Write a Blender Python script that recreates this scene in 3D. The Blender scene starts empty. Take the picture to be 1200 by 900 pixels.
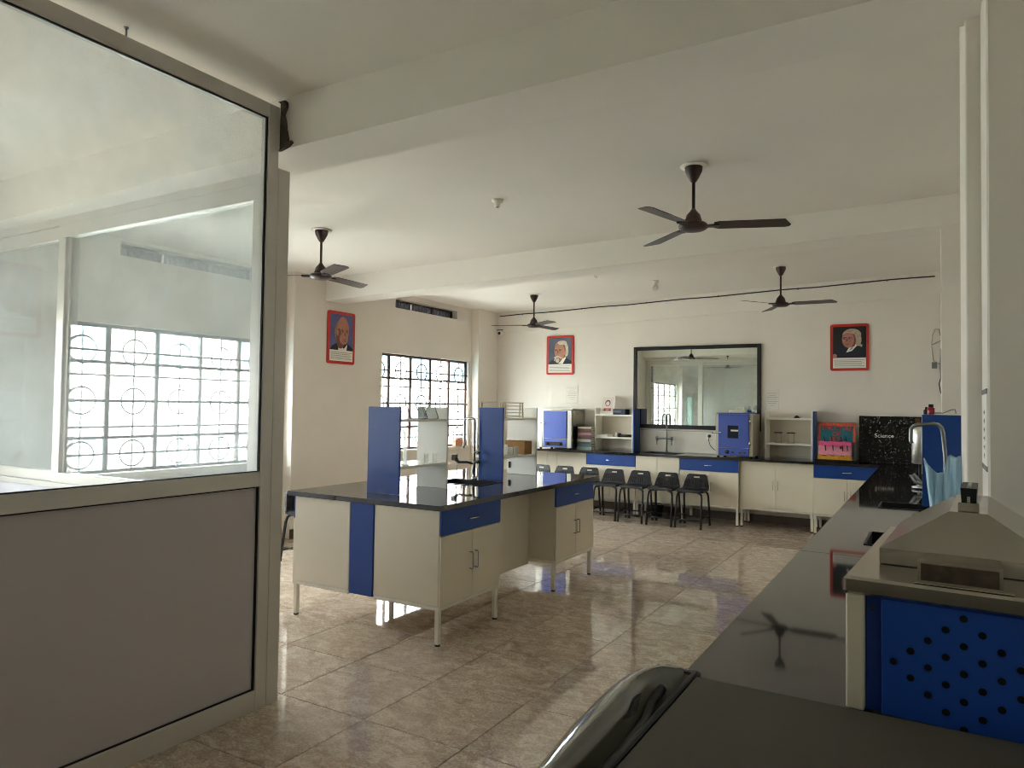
import bpy, bmesh, math, random
from mathutils import Vector, Matrix
random.seed(7)
sc = bpy.context.scene
COL = sc.collection
PI = math.pi

# ------------------------------------------------------------------ camera
F_PX, PITCH, ROLL, YAW, CAM_H = 838.0, 0.0302, 0.0145, 0.531, 1.6
cy, sy = math.cos(YAW), math.sin(YAW)
fw = Vector((-sy * math.cos(PITCH), cy * math.cos(PITCH), math.sin(PITCH)))
rt = Vector((cy, sy, 0)); up = rt.cross(fw)
r2 = math.cos(ROLL) * rt + math.sin(ROLL) * up
u2 = -math.sin(ROLL) * rt + math.cos(ROLL) * up
cd = bpy.data.cameras.new('camera'); cam = bpy.data.objects.new('camera', cd); COL.objects.link(cam)
cd.sensor_width = 36; cd.sensor_fit = 'HORIZONTAL'; cd.lens = F_PX / 1200 * 36; cd.clip_start = 0.02
M = Matrix((r2, u2, -fw)).transposed().to_4x4(); M.translation = Vector((0, 0, CAM_H))
cam.matrix_world = M
sc.camera = cam

# ------------------------------------------------------------------ sky, exposure
w = bpy.data.worlds.new('world'); sc.world = w; w.use_nodes = True
bg = w.node_tree.nodes['Background']
_n = w.node_tree.nodes; _l = w.node_tree.links          # overcast sky: three times brighter at the zenith than at the horizon
_tc = _n.new('ShaderNodeTexCoord'); _sx = _n.new('ShaderNodeSeparateXYZ'); _ma = _n.new('ShaderNodeMath'); _mb = _n.new('ShaderNodeMath')
_l.new(_tc.outputs['Generated'], _sx.inputs[0]); _ma.operation = 'MAXIMUM'; _ma.inputs[1].default_value = 0; _l.new(_sx.outputs['Z'], _ma.inputs[0])
_mb.operation = 'MULTIPLY_ADD'; _l.new(_ma.outputs[0], _mb.inputs[0]); SKY = 4.6; _mb.inputs[1].default_value = 2 * SKY; _mb.inputs[2].default_value = SKY
bg.inputs[0].default_value = (1.0, 0.99, 0.965, 1)
_l.new(_mb.outputs[0], bg.inputs[1])
vs = sc.view_settings
vs.view_transform = 'Standard'; vs.look = 'None'; vs.gamma = 1; vs.use_curve_mapping = False
vs.exposure = 2.25
sc.cycles.use_denoising = True; sc.cycles.filter_width = 1.0
sc.cycles.max_bounces = 14; sc.cycles.diffuse_bounces = 7; sc.cycles.glossy_bounces = 6
sc.cycles.transmission_bounces = 8; sc.cycles.transparent_max_bounces = 16
sc.cycles.sample_clamp_indirect = 12
sc.cycles.caustics_reflective = False; sc.cycles.caustics_refractive = False

def portal(name, y0, y1, z0, z1, x):
    l = bpy.data.lights.new(name, 'AREA'); l.shape = 'RECTANGLE'; l.size = z1 - z0; l.size_y = y1 - y0
    l.cycles.is_portal = True
    o = bpy.data.objects.new(name, l); COL.objects.link(o)
    o.location = (x, (y0 + y1) / 2, (z0 + z1) / 2); o.rotation_euler = (0, -PI / 2, 0)   # shines towards +X
WIN = {5: (-.05, 2.0, 0.915, 2.31), 1: (3.385, 5.835, 0.915, 2.31), 2: (7.42, 9.87, 0.935, 2.32)}
VENT = {3: (3.93, 5.50, 2.975, 3.11), 4: (7.97, 9.52, 2.985, 3.12)}
DOOR = (-1.95, -.56, .0, 2.08)
for k, (a, b, c, d) in list(WIN.items()) + list(VENT.items()) + [('door', DOOR)]:
    portal('daylight_portal', a, b, c, d, -6.90)

# ------------------------------------------------------------------ materials
def lin(c):
    c = c / 255
    return c / 12.92 if c <= .04045 else ((c + .055) / 1.055) ** 2.4
def rgb(r, g, b): return (lin(r), lin(g), lin(b), 1)
MATS = {}
def mat(name, col, rough=.5, metal=0, vary=0.0, vscale=6, bump=0, bscale=40, coat=0, spec=.5, trans=0, rand=0, ior=1.45):
    if name in MATS: return MATS[name]
    m = bpy.data.materials.new(name); m.use_nodes = True; nt = m.node_tree
    b = nt.nodes['Principled BSDF']
    b.inputs['Base Color'].default_value = col; b.inputs['Roughness'].default_value = rough
    b.inputs['Metallic'].default_value = metal; b.inputs['Coat Weight'].default_value = coat
    b.inputs['Specular IOR Level'].default_value = spec; b.inputs['Transmission Weight'].default_value = trans
    b.inputs['IOR'].default_value = ior
    if vary or bump or rand:
        tc = nt.nodes.new('ShaderNodeTexCoord')
    if vary or rand:
        n = nt.nodes.new('ShaderNodeTexNoise'); n.inputs['Scale'].default_value = vscale; n.inputs['Detail'].default_value = 6
        nt.links.new(tc.outputs['Object'], n.inputs['Vector'])
        mr = nt.nodes.new('ShaderNodeMapRange'); mr.inputs[1].default_value = .3; mr.inputs[2].default_value = .7
        mr.inputs[3].default_value = 1 - vary; mr.inputs[4].default_value = 1 + vary
        nt.links.new(n.outputs[0], mr.inputs[0])
        val = mr.outputs[0]
        if rand:
            oi = nt.nodes.new('ShaderNodeObjectInfo')
            m2 = nt.nodes.new('ShaderNodeMapRange'); m2.inputs[3].default_value = 1 - rand; m2.inputs[4].default_value = 1 + rand
            nt.links.new(oi.outputs['Random'], m2.inputs[0])
            mu = nt.nodes.new('ShaderNodeMath'); mu.operation = 'MULTIPLY'
            nt.links.new(val, mu.inputs[0]); nt.links.new(m2.outputs[0], mu.inputs[1]); val = mu.outputs[0]
        vm = nt.nodes.new('ShaderNodeVectorMath'); vm.operation = 'SCALE'; vm.inputs[0].default_value = col[:3]
        nt.links.new(val, vm.inputs['Scale']); nt.links.new(vm.outputs[0], b.inputs['Base Color'])
    if bump:
        n2 = nt.nodes.new('ShaderNodeTexNoise'); n2.inputs['Scale'].default_value = bscale; n2.inputs['Detail'].default_value = 5
        nt.links.new(tc.outputs['Object'], n2.inputs['Vector'])
        bp = nt.nodes.new('ShaderNodeBump'); bp.inputs['Strength'].default_value = bump; bp.inputs['Distance'].default_value = .01
        nt.links.new(n2.outputs[0], bp.inputs['Height']); nt.links.new(bp.outputs[0], b.inputs['Normal'])
    MATS[name] = m
    return m
def glassmat(name, tint=(.93, .96, .95), refl=.08, haze=0.0, hazecol=(.8, .85, .88), hscale=3):
    m = bpy.data.materials.new(name); m.use_nodes = True; nt = m.node_tree; nt.nodes.clear()
    out = nt.nodes.new('ShaderNodeOutputMaterial')
    tr = nt.nodes.new('ShaderNodeBsdfTransparent'); tr.inputs[0].default_value = (*tint, 1)
    gl = nt.nodes.new('ShaderNodeBsdfGlossy'); gl.inputs['Roughness'].default_value = 0.0
    lw_ = nt.nodes.new('ShaderNodeLayerWeight'); lw_.inputs[0].default_value = .5
    fr = nt.nodes.new('ShaderNodeMath'); fr.operation = 'POWER'; fr.inputs[1].default_value = 4.5
    nt.links.new(lw_.outputs['Facing'], fr.inputs[0])
    mi = nt.nodes.new('ShaderNodeMixShader')
    ad = nt.nodes.new('ShaderNodeMath'); ad.operation = 'MULTIPLY_ADD'; ad.inputs[1].default_value = .8; ad.inputs[2].default_value = refl * .5
    ad.use_clamp = True
    nt.links.new(fr.outputs[0], ad.inputs[0]); nt.links.new(ad.outputs[0], mi.inputs[0])
    nt.links.new(tr.outputs[0], mi.inputs[1]); nt.links.new(gl.outputs[0], mi.inputs[2])
    last = mi.outputs[0]
    if haze:
        df = nt.nodes.new('ShaderNodeBsdfTranslucent'); df.inputs[0].default_value = (*hazecol, 1)
        tc = nt.nodes.new('ShaderNodeTexCoord'); no = nt.nodes.new('ShaderNodeTexNoise')
        no.inputs['Scale'].default_value = hscale; no.inputs['Detail'].default_value = 8
        mp = nt.nodes.new('ShaderNodeMapRange'); mp.inputs[1].default_value = .35; mp.inputs[2].default_value = .65
        mp.inputs[3].default_value = haze * .5; mp.inputs[4].default_value = min(1, haze * 1.5)
        nt.links.new(tc.outputs['Object'], no.inputs['Vector']); nt.links.new(no.outputs[0], mp.inputs[0])
        m2 = nt.nodes.new('ShaderNodeMixShader'); nt.links.new(mp.outputs[0], m2.inputs[0])
        nt.links.new(last, m2.inputs[1]); nt.links.new(df.outputs[0], m2.inputs[2]); last = m2.outputs[0]
    nt.links.new(last, out.inputs[0])
    return m

WALL = mat('wall_paint', rgb(231, 225, 216), .85, vary=.035, vscale=1.3, bump=.08, bscale=14)
CEIL = mat('ceiling_paint', rgb(235, 230, 222), .9, vary=.03, vscale=.8, bump=.06, bscale=9)
CREAM = mat('cream_laminate', rgb(221, 213, 193), .38, vary=.02, vscale=3)
WHITE_L = mat('white_laminate', rgb(240, 238, 229), .35)
BLUE = mat('blue_laminate', rgb(22, 66, 142), .35, vary=.04, vscale=5)
BLUE_D = mat('oven_blue', rgb(70, 92, 172), .35)
DKBLUE = mat('dark_blue_side', rgb(26, 40, 78), .4)
LEGW = mat('white_enamel', rgb(226, 222, 208), .35)
CHROME = mat('chrome', rgb(225, 226, 228), .12, 1)
DULLCH = mat('dull_chrome', rgb(165, 166, 165), .28, 1)
STEEL = mat('brushed_steel', rgb(184, 180, 170), .19, 1, vary=.10, vscale=5)
BLACKP = mat('black_plastic', rgb(20, 20, 22), .42)
BLACKM = mat('black_paint', rgb(16, 16, 17), .4)
RUBBER = mat('rubber', rgb(40, 38, 36), .7)
FANBR = mat('brown_enamel', rgb(58, 42, 38), .38)
DKMETAL = mat('dark_window_metal', rgb(70, 52, 46), .5)
GRILL = mat('grill_grey', rgb(96, 92, 90), .5)
ALU = mat('aluminium_frame', rgb(206, 202, 194), .35, .2)
PANEL = mat('grey_panel', rgb(190, 184, 186), .32)
LAVP = mat('pale_panel', rgb(214, 212, 224), .4)
GASKET = mat('gasket', rgb(20, 20, 20), .6)
PAPER = mat('paper', rgb(236, 234, 226), .8)
INK = mat('ink_grey', rgb(120, 118, 116), .8)
INKD = mat('ink_dark', rgb(60, 58, 58), .8)
RED = mat('red_frame', rgb(196, 48, 38), .4)
PLASTER = mat('plaster_white', rgb(238, 234, 222), .8)
SKIRT = mat('skirting_stone', rgb(86, 72, 62), .35, vary=.15, vscale=8)
GRANITE = mat('black_granite', rgb(36, 35, 35), .04, vary=.25, vscale=60, spec=.9)
MIRROR = mat('mirror_glass', rgb(206, 212, 206), .015, 1)
BASIN = mat('sink_dark', rgb(26, 26, 28), .3)
GROUT = mat('grout', rgb(74, 62, 54), .8)
PANE = glassmat('pane_clear', (.93, .96, .97), .06, .10, (.84, .88, .9), 6)
PANEF = glassmat('pane_frosted', (.70, .78, .82), .06, .45, (.70, .78, .82), 14)
PANET = glassmat('pane_blue', (.40, .52, .60), .06, .60, (.42, .54, .60), 18)
PANED = glassmat('pane_door', (.10, .13, .12), .06, .35, (.30, .38, .36), 8)
PANEV = glassmat('pane_dusty', (.035, .035, .038), .06, .05, (.3, .29, .28), 20)
PGLASS = glassmat('partition_glass', (.93, .945, .945), .07, .13, (.75, .82, .85), 2)

def flaskmat():
    m = bpy.data.materials.new('flask_glass'); m.use_nodes = True; nt = m.node_tree; nt.nodes.clear()
    out = nt.nodes.new('ShaderNodeOutputMaterial'); tr = nt.nodes.new('ShaderNodeBsdfTransparent'); gl = nt.nodes.new('ShaderNodeBsdfGlossy'); gl.inputs['Roughness'].default_value = .02
    lw_ = nt.nodes.new('ShaderNodeLayerWeight'); lw_.inputs[0].default_value = .5
    cr = nt.nodes.new('ShaderNodeValToRGB'); cr.color_ramp.elements[0].position = .35; cr.color_ramp.elements[0].color = (.82, .85, .86, 1); cr.color_ramp.elements[1].position = 1.0; cr.color_ramp.elements[1].color = (.03, .035, .04, 1)
    nt.links.new(lw_.outputs['Facing'], cr.inputs[0]); nt.links.new(cr.outputs[0], tr.inputs[0])
    mi = nt.nodes.new('ShaderNodeMixShader'); mi.inputs[0].default_value = .1
    nt.links.new(tr.outputs[0], mi.inputs[1]); nt.links.new(gl.outputs[0], mi.inputs[2]); nt.links.new(mi.outputs[0], out.inputs[0])
    return m
GLASSW = flaskmat()
MILK = glassmat('milky_plastic', (.9, .9, .88), .05, .55, (.9, .9, .86), 2)

def tile_material():
    m = bpy.data.materials.new('floor_tile'); m.use_nodes = True; nt = m.node_tree; b = nt.nodes['Principled BSDF']
    tc = nt.nodes.new('ShaderNodeTexCoord'); oi = nt.nodes.new('ShaderNodeObjectInfo')
    of = nt.nodes.new('ShaderNodeVectorMath'); of.operation = 'MULTIPLY_ADD'; of.inputs[1].default_value = (37, 53, 11)
    nt.links.new(oi.outputs['Random'], of.inputs[0]); nt.links.new(tc.outputs['Object'], of.inputs[2])
    st = nt.nodes.new('ShaderNodeMapping'); st.inputs['Scale'].default_value = (1, 1.5, 1); st.inputs['Rotation'].default_value = (0, 0, .5)
    nt.links.new(of.outputs[0], st.inputs[0])
    n = nt.nodes.new('ShaderNodeTexNoise'); n.inputs['Scale'].default_value = 9; n.inputs['Detail'].default_value = 9; n.inputs['Roughness'].default_value = .7; n.inputs['Distortion'].default_value = .8
    nt.links.new(st.outputs[0], n.inputs['Vector'])
    n3 = nt.nodes.new('ShaderNodeTexNoise'); n3.inputs['Scale'].default_value = 75; n3.inputs['Detail'].default_value = 5
    nt.links.new(st.outputs[0], n3.inputs['Vector'])
    mx = nt.nodes.new('ShaderNodeMath'); mx.operation = 'MULTIPLY_ADD'; mx.inputs[1].default_value = .62
    nt.links.new(n3.outputs[0], mx.inputs[0]); nt.links.new(n.outputs[0], mx.inputs[2])
    cr = nt.nodes.new('ShaderNodeValToRGB')
    cr.color_ramp.elements[0].position = .62; cr.color_ramp.elements[0].color = rgb(158, 138, 121)
    cr.color_ramp.elements[1].position = .95; cr.color_ramp.elements[1].color = rgb(212, 198, 180)
    e = cr.color_ramp.elements.new(.80); e.color = rgb(186, 168, 150)
    nt.links.new(mx.outputs[0], cr.inputs[0])
    nt.links.new(cr.outputs[0], b.inputs['Base Color'])
    b.inputs['Roughness'].default_value = .05; b.inputs['Specular IOR Level'].default_value = .8
    return m
TILE = tile_material()

# ------------------------------------------------------------------ mesh builder
class MB:
    def __init__(s): s.v = []; s.f = []; s.m = []; s.s = []
    def add(s, vs, fs, mi=0, smooth=False):
        o = len(s.v); s.v += [tuple(v) for v in vs]
        for f in fs: s.f.append([i + o for i in f]); s.m.append(mi); s.s.append(smooth)
        return s
    def box(s, x0, x1, y0, y1, z0, z1, mi=0):
        v = [(x, y, z) for z in (z0, z1) for y in (y0, y1) for x in (x0, x1)]
        return s.add(v, [(0, 2, 3, 1), (4, 5, 7, 6), (0, 1, 5, 4), (2, 6, 7, 3), (0, 4, 6, 2), (1, 3, 7, 5)], mi)
    def hull(s, pts, mi=0, smooth=False):
        bm = bmesh.new()
        for p in pts: bm.verts.new(p)
        r = bmesh.ops.convex_hull(bm, input=bm.verts)
        bmesh.ops.dissolve_limit(bm, angle_limit=.02, verts=bm.verts, edges=bm.edges)
        bm.verts.index_update(); vs_ = [v.co[:] for v in bm.verts]; fs = [[v.index for v in f.verts] for f in bm.faces]
        bm.free(); return s.add(vs_, fs, mi, smooth)
    def rbox(s, x0, x1, y0, y1, z0, z1, c=.004, mi=0):
        c = min(c, (x1 - x0) / 3, (y1 - y0) / 3, (z1 - z0) / 3); p = []
        for X, sx in ((x0, 1), (x1, -1)):
            for Y, sy_ in ((y0, 1), (y1, -1)):
                for Z, sz in ((z0, 1), (z1, -1)):
                    p += [(X, Y + sy_ * c, Z + sz * c), (X + sx * c, Y, Z + sz * c), (X + sx * c, Y + sy_ * c, Z)]
        return s.hull(p, mi)
    def prism(s, poly, axis, a, b, mi=0):      # extrude polygon along axis
        n = len(poly)
        def P(p, t): return {'x': (t, p[0], p[1]), 'y': (p[0], t, p[1]), 'z': (p[0], p[1], t)}[axis]
        v = [P(p, a) for p in poly] + [P(p, b) for p in poly]
        return s.add(v, [list(range(n))[::-1], list(range(n, 2 * n))] + [(i, (i + 1) % n, n + (i + 1) % n, n + i) for i in range(n)], mi)
    def tube(s, path, r, n=8, mi=0, closed=False, cap=True):
        P = [Vector(p) for p in path]; N = len(P); rr = r if isinstance(r, (list, tuple)) else [r] * N
        vs_ = []; prev = None
        for i in range(N):
            if closed: t = P[(i + 1) % N] - P[i - 1]
            else: t = (P[min(i + 1, N - 1)] - P[max(i - 1, 0)])
            t.normalize()
            a = prev if prev is not None else (Vector((0, 0, 1)) if abs(t.z) < .9 else Vector((1, 0, 0)))
            u = (a - t * a.dot(t))
            if u.length < 1e-5: u = t.orthogonal()
            u.normalize(); q = t.cross(u); prev = u
            vs_ += [P[i] + rr[i] * (math.cos(2 * PI * k / n) * u + math.sin(2 * PI * k / n) * q) for k in range(n)]
        fs = []
        for i in range(N if closed else N - 1):
            j = (i + 1) % N
            fs += [(i * n + k, i * n + (k + 1) % n, j * n + (k + 1) % n, j * n + k) for k in range(n)]
        s.add(vs_, fs, mi, True)
        if cap and not closed:
            s.add(vs_[:n], [list(range(n))[::-1]], mi); s.add(vs_[-n:], [list(range(n))], mi)
        return s
    def lathe(s, prof, c=(0, 0, 0), n=16, mi=0, smooth=True, axis='z'):
        vs_ = []
        for r, h in prof:
            for k in range(n):
                a = 2 * PI * k / n; x, y = r * math.cos(a), r * math.sin(a)
                p = {'z': (x, y, h), 'y': (x, h, y), 'x': (h, x, y)}[axis]
                vs_.append((c[0] + p[0], c[1] + p[1], c[2] + p[2]))
        fs = [(i * n + k, i * n + (k + 1) % n, (i + 1) * n + (k + 1) % n, (i + 1) * n + k) for i in range(len(prof) - 1) for k in range(n)]
        fs.append(list(range(n))[::-1]); fs.append([(len(prof) - 1) * n + k for k in range(n)])
        return s.add(vs_, fs, mi, smooth)
    def mesh(s, name, mats):
        me = bpy.data.meshes.new(name); me.from_pydata(s.v, [], s.f)
        for m in (mats if isinstance(mats, (list, tuple)) else [mats]): me.materials.append(m)
        me.polygons.foreach_set('material_index', s.m); me.polygons.foreach_set('use_smooth', s.s)
        bm = bmesh.new(); bm.from_mesh(me); bmesh.ops.remove_doubles(bm, verts=bm.verts, dist=1e-6)
        bmesh.ops.recalc_face_normals(bm, faces=bm.faces); bm.to_mesh(me); bm.free(); me.update()
        return me
    def build(s, name, mats, parent=None, loc=None, rz=0):
        return link(name, s.mesh(name, mats), parent, loc, rz)
def link(name, me, parent=None, loc=None, rz=0):
    o = bpy.data.objects.new(name, me); COL.objects.link(o)
    if parent: o.parent = parent
    if loc: o.location = loc
    if rz: o.rotation_euler = (0, 0, rz)
    return o
def tag(o, label, cat, group=None):
    o['label'] = label; o['category'] = cat
    if group: o['group'] = group
    return o
def thing(name, label, cat, loc=(0, 0, 0), rz=0, group=None):
    o = bpy.data.objects.new(name, None); COL.objects.link(o); o.location = loc; o.rotation_euler = (0, 0, rz)
    o.empty_display_size = .1
    return tag(o, label, cat, group)
def struct(o, label=None):
    o['kind'] = 'structure'
    if label: o['label'] = label
    return o
def sempty(name, label=None):
    o = bpy.data.objects.new(name, None); COL.objects.link(o); return struct(o, label)
def copy_tree(root, loc, rz, label, group=None):
    r = root.copy(); COL.objects.link(r); r.location = loc; r.rotation_euler = (0, 0, rz); r['label'] = label
    if group: r['group'] = group
    for ch in root.children:
        c = ch.copy(); COL.objects.link(c); c.parent = r
        for g in ch.children:
            d = g.copy(); COL.objects.link(d); d.parent = c
    return r
def text(name, body, size, matl, parent, loc, rot, extr=.0008):
    cu = bpy.data.curves.new(name, 'FONT'); cu.body = body; cu.size = size; cu.extrude = extr; cu.align_x = 'CENTER'; cu.align_y = 'CENTER'
    cu.materials.append(matl); cu.resolution_u = 3
    tmp = bpy.data.objects.new(name, cu); COL.objects.link(tmp)
    bpy.context.view_layer.update()
    me = bpy.data.meshes.new_from_object(tmp.evaluated_get(bpy.context.evaluated_depsgraph_get()))
    bpy.data.objects.remove(tmp); bpy.data.curves.remove(cu)
    if not me.materials: me.materials.append(matl)
    o = link(name, me, parent, loc); o.rotation_euler = rot
    return o
def bx(name, m, parent, *a, c=.003): return MB().rbox(*a, c=c).build(name, m, parent)
def cells(mb, x0, x1, y0, y1, z0, z1, holes, mi=0):
    xs = sorted({x0, x1, *[h[0] for h in holes], *[h[1] for h in holes]}); ys = sorted({y0, y1, *[h[2] for h in holes], *[h[3] for h in holes]})
    for i in range(len(xs) - 1):
        for j in range(len(ys) - 1):
            cx_, cy_ = (xs[i] + xs[i + 1]) / 2, (ys[j] + ys[j + 1]) / 2
            if any(h[0] < cx_ < h[1] and h[2] < cy_ < h[3] for h in holes): continue
            mb.box(xs[i], xs[i + 1], ys[j], ys[j + 1], z0, z1, mi)
    return mb

# ================================================================== THE SETTING
XL, XR, YF, YB = -6.64, 0.45, -2.3, 10.57
# floor and tiles
fl = struct(MB().box(XL - .3, XR + .3, YF - .3, YB + .3, -.25, -.012).build('floor', GROUT), 'glossy beige marble-look tiled floor')
TX, TY, TH = .6, .5935, .012
tmesh = MB().rbox(-TX / 2 + .0021, TX / 2 - .0021, -TY / 2 + .0021, TY / 2 - .0021, -.012, 0, c=.0012).mesh('tile', TILE)
for i in range(-9, 5):
    for j in range(-10, 14):
        cx_, cy_ = -1.887 + (i + .5) * TX, 2.80 + (j + .5) * TY
        if cx_ < XL - .05 or cx_ > XR + .1 or cy_ < YF - .1 or cy_ > YB + .25: continue
        link('tile', tmesh, fl, (cx_, cy_, 0))
# ground outside
struct(MB().box(-80, -6.95, -50, 70, -3.6, -3.4).build('ground', mat('outside_ground', rgb(150, 150, 140), .9, vary=.2, vscale=.3)), 'pale ground outside below the windows')

# left wall with window openings
lw = MB()
def wall_x(mb, xa, xb, y0, y1, z0, z1, holes):   # wall slab spanning y,z
    ys = sorted({y0, y1, *[h[0] for h in holes], *[h[1] for h in holes]}); zs = sorted({z0, z1, *[h[2] for h in holes], *[h[3] for h in holes]})
    for i in range(len(ys) - 1):
        for j in range(len(zs) - 1):
            a, b = (ys[i] + ys[i + 1]) / 2, (zs[j] + zs[j + 1]) / 2
            if any(h[0] < a < h[1] and h[2] < b < h[3] for h in holes): continue
            mb.box(xa, xb, ys[i], ys[i + 1], zs[j], zs[j + 1])
wall_x(lw, XL - .24, XL, YF - .3, YB + .3, -.02, 3.6, list(WIN.values()) + list(VENT.values()) + [DOOR])
wl = struct(lw.build('wall_left', WALL), 'cream painted side wall with barred windows')
MB().box(XL, -6.5, 5.96, 7.54, 0, 3.4).build('column', WALL, wl)
MB().box(XL, -6.5, 9.954, YB, 0, 3.4).build('column', WALL, wl)
MB().box(XL, -6.5, -.46, -.10, 0, 3.4).build('column', WALL, wl)
# back wall
wb = struct(MB().box(XL - .3, XR + .3, YB, YB + .25, -.02, 3.6).build('wall_back', WALL), 'cream painted end wall with black-framed mirror')
def shear_box(name, m, parent, x0, x1, y0, y1, zf, ztop):
    return MB().add([(x0, y0, zf(x0)), (x1, y0, zf(x1)), (x1, y1, zf(x1)), (x0, y1, zf(x0)), (x0, y0, ztop), (x1, y0, ztop), (x1, y1, ztop), (x0, y1, ztop)],
        [(0, 3, 2, 1), (4, 5, 6, 7), (0, 1, 5, 4), (1, 2, 6, 5), (2, 3, 7, 6), (3, 0, 4, 7)]).build(name, m, parent)
shear_box('beam', WALL, wb, -6.5, XR, YB - .02, YB, lambda x: 2.85 + .036 * (x + 6.5), 3.5)
MB().box(.012, XR, YB - .02, YB, 0, 3.08).build('pilaster', WALL, wb)
# right wall
wr = struct(MB().box(XR, XR + .25, YF - .3, YB + .3, -.02, 3.6).build('wall_right', WALL), 'cream painted wall behind the long dark worktop')
struct(MB().rbox(.065, XR, 6.4605, 6.7995, 0, 3.054, c=.004).build('trim_1', WALL), 'plain wall column under the rear ceiling beam')
struct(MB().rbox(.105, XR, 2.95, 3.5, 0, 3.4, c=.004).build('trim_2', WALL), 'nearer wall column behind the water bath')
struct(MB().rbox(.150, XR, 2.66, 2.95, 0, 3.4, c=.006).build('trim_3', WALL), 'stepped wall column closest to the camera')
# front wall
struct(MB().box(XL - .3, XR + .3, YF - .25, YF, -.02, 3.6).build('wall_front', WALL), 'plain wall at the camera end of the room')
# ceiling
ZM = lambda x: 3.158 + .021 * (x + 6.17)
ZB = lambda x: 3.20 + .0285 * (x + 6.6)
B1 = lambda x: 2.965 + .008 * (x + 3)
B2 = lambda x: 2.868 + .0277 * (x + 6.64)
ce = struct(MB().box(XL - .3, XR + .3, YF - .3, YB + .3, 3.55, 3.65).build('ceiling', CEIL), 'off-white plastered ceiling')
shear_box('ceiling_slab', CEIL, ce, XL, XR, YF, 2.83, lambda x: 3.245, 3.56)
shear_box('ceiling_slab', CEIL, ce, XL, XR, 2.83, 6.63, ZM, 3.56)
shear_box('ceiling_slab', CEIL, ce, XL, XR, 6.63, YB, ZB, 3.56)
shear_box('beam', CEIL, ce, XL, XR, 2.66, 3.0, B1, 3.5)
shear_box('beam', CEIL, ce, XL, XR, 6.46, 6.80, B2, 3.5)
# broken plaster where the partition meets the beam
pg = MB(); pr_ = random.Random(3)
prof = [(3.215, .0), (3.215, .05), (3.19, .055), (3.15, .03), (3.11, .045), (3.07, .05), (3.03, .062), (3.0, .07), (2.985, .105), (2.968, .075), (2.955, .0)]
vv = []
for z, wdt in prof: vv += [(-3.035, 2.652, z), (-3.03 + wdt, 2.640 + pr_.uniform(-.012, .004), z + pr_.uniform(-.008, .008)), (-3.03 + wdt * .9, 2.662, z)]
fs = []
for i in range(len(prof) - 1):
    for k in range(3): fs.append((i * 3 + k, i * 3 + (k + 1) % 3, (i + 1) * 3 + (k + 1) % 3, (i + 1) * 3 + k))
pg.add(vv, fs).build('broken_plaster', mat('broken_plaster', rgb(72, 66, 58), .9, vary=.4, vscale=30, bump=.8, bscale=60), ce)

# baseboards
struct(MB().rbox(-6.5, .012, YB - .018, YB, 0, .11, c=.003).build('baseboard_back', SKIRT), 'dark stone skirting along the end wall')
bl = MB()
for a, b, x in ((YF, 5.96, XL), (5.96, 7.54, -6.5), (7.54, 9.954, XL)): bl.rbox(x, x + .018, a, b, 0, .11, c=.003)
struct(bl.build('baseboard_left', SKIRT), 'dark stone skirting along the window wall')

# windows with bars and rings
ring = MB().tube([(0, .125 * math.cos(2 * PI * k / 24), .125 * math.sin(2 * PI * k / 24)) for k in range(24)], .009, 8, closed=True).mesh('ring', GRILL)
for n, (y0, y1, z0, z1) in WIN.items():
    wd = sempty('window_%d' % n, 'barred steel window with ring grille, ' + {1: 'behind the glass partition', 2: 'beyond the island bench', 5: 'inside the cabin'}[n])
    X0 = XL - .06; nb = 4 if n == 5 else 5; bw = (y1 - y0) / nb
    fr = MB(); fr.rbox(X0 - .03, X0 + .02, y0, y1, z0, z0 + .03); fr.rbox(X0 - .03, X0 + .02, y0, y1, z1 - .035, z1)
    fr.rbox(X0 - .03, X0 + .02, y0, y0 + .03, z0, z1); fr.rbox(X0 - .03, X0 + .02, y1 - .035, y1, z0, z1)
    fr.build('window_frame', DKMETAL, wd)
    for k in range(1, nb): MB().rbox(X0 - .025, X0 + .02, y0 + bw * k - .022, y0 + bw * k + .022, z0 + .02, z1 - .02).build('mullion', DKMETAL, wd)
    for z in (z0 + (1.952 - .915), z0 + (1.245 - .915)): MB().rbox(X0 - .02, X0 + .012, y0, y1, z - .014, z + .014).build('transom', DKMETAL, wd)
    for z, r in ((2.06, .009), (1.83, .008), (1.59, .013), (1.345, .009), (1.09, .009)):
        zz = z0 + z - .915; MB().rbox(X0 + .022, X0 + .022 + 2 * r, y0, y1, zz - r, zz + r, c=.001).build('grille_bar', GRILL, wd)
    for k in range(nb):
        yc = y0 + bw * (k + .5)
        MB().rbox(X0 + .020, X0 + .030, yc - .009, yc + .009, z0, z1, c=.001).build('grille_bar', GRILL, wd)
        for z in (2.06, 1.59, 1.09): link('ring', ring, wd, (X0 + .034, yc, z0 + z - .915))
        rows = ((z0, z0 + .33), (z0 + .33, z0 + 1.037), (z0 + 1.037, z1))
        for r_, (a, b) in enumerate(rows):
            pm = PANE if k % 2 else (PANEF, PANE, PANET)[r_]
            if n == 5: pm = PANE
            MB().box(X0 - .006, X0 - .002, yc - bw / 2 + .01, yc + bw / 2 - .01, a + .005, b - .005).build('pane', pm, wd)
    MB().rbox(XL - .04, XL + .035, y0 - .02, y1 + .02, z0 - .05, z0 - .001).build('sill', PLASTER, wd)
    for k in (1, 3):
        MB().tube([(X0 + .03, y0 + bw * k + .02, z0 + .6), (X0 + .05, y0 + bw * k + .06, z0 + .57), (X0 + .05, y0 + bw * k + .09, z0 + .48)], .006, 6).build('window_handle', DKMETAL, wd)
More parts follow.
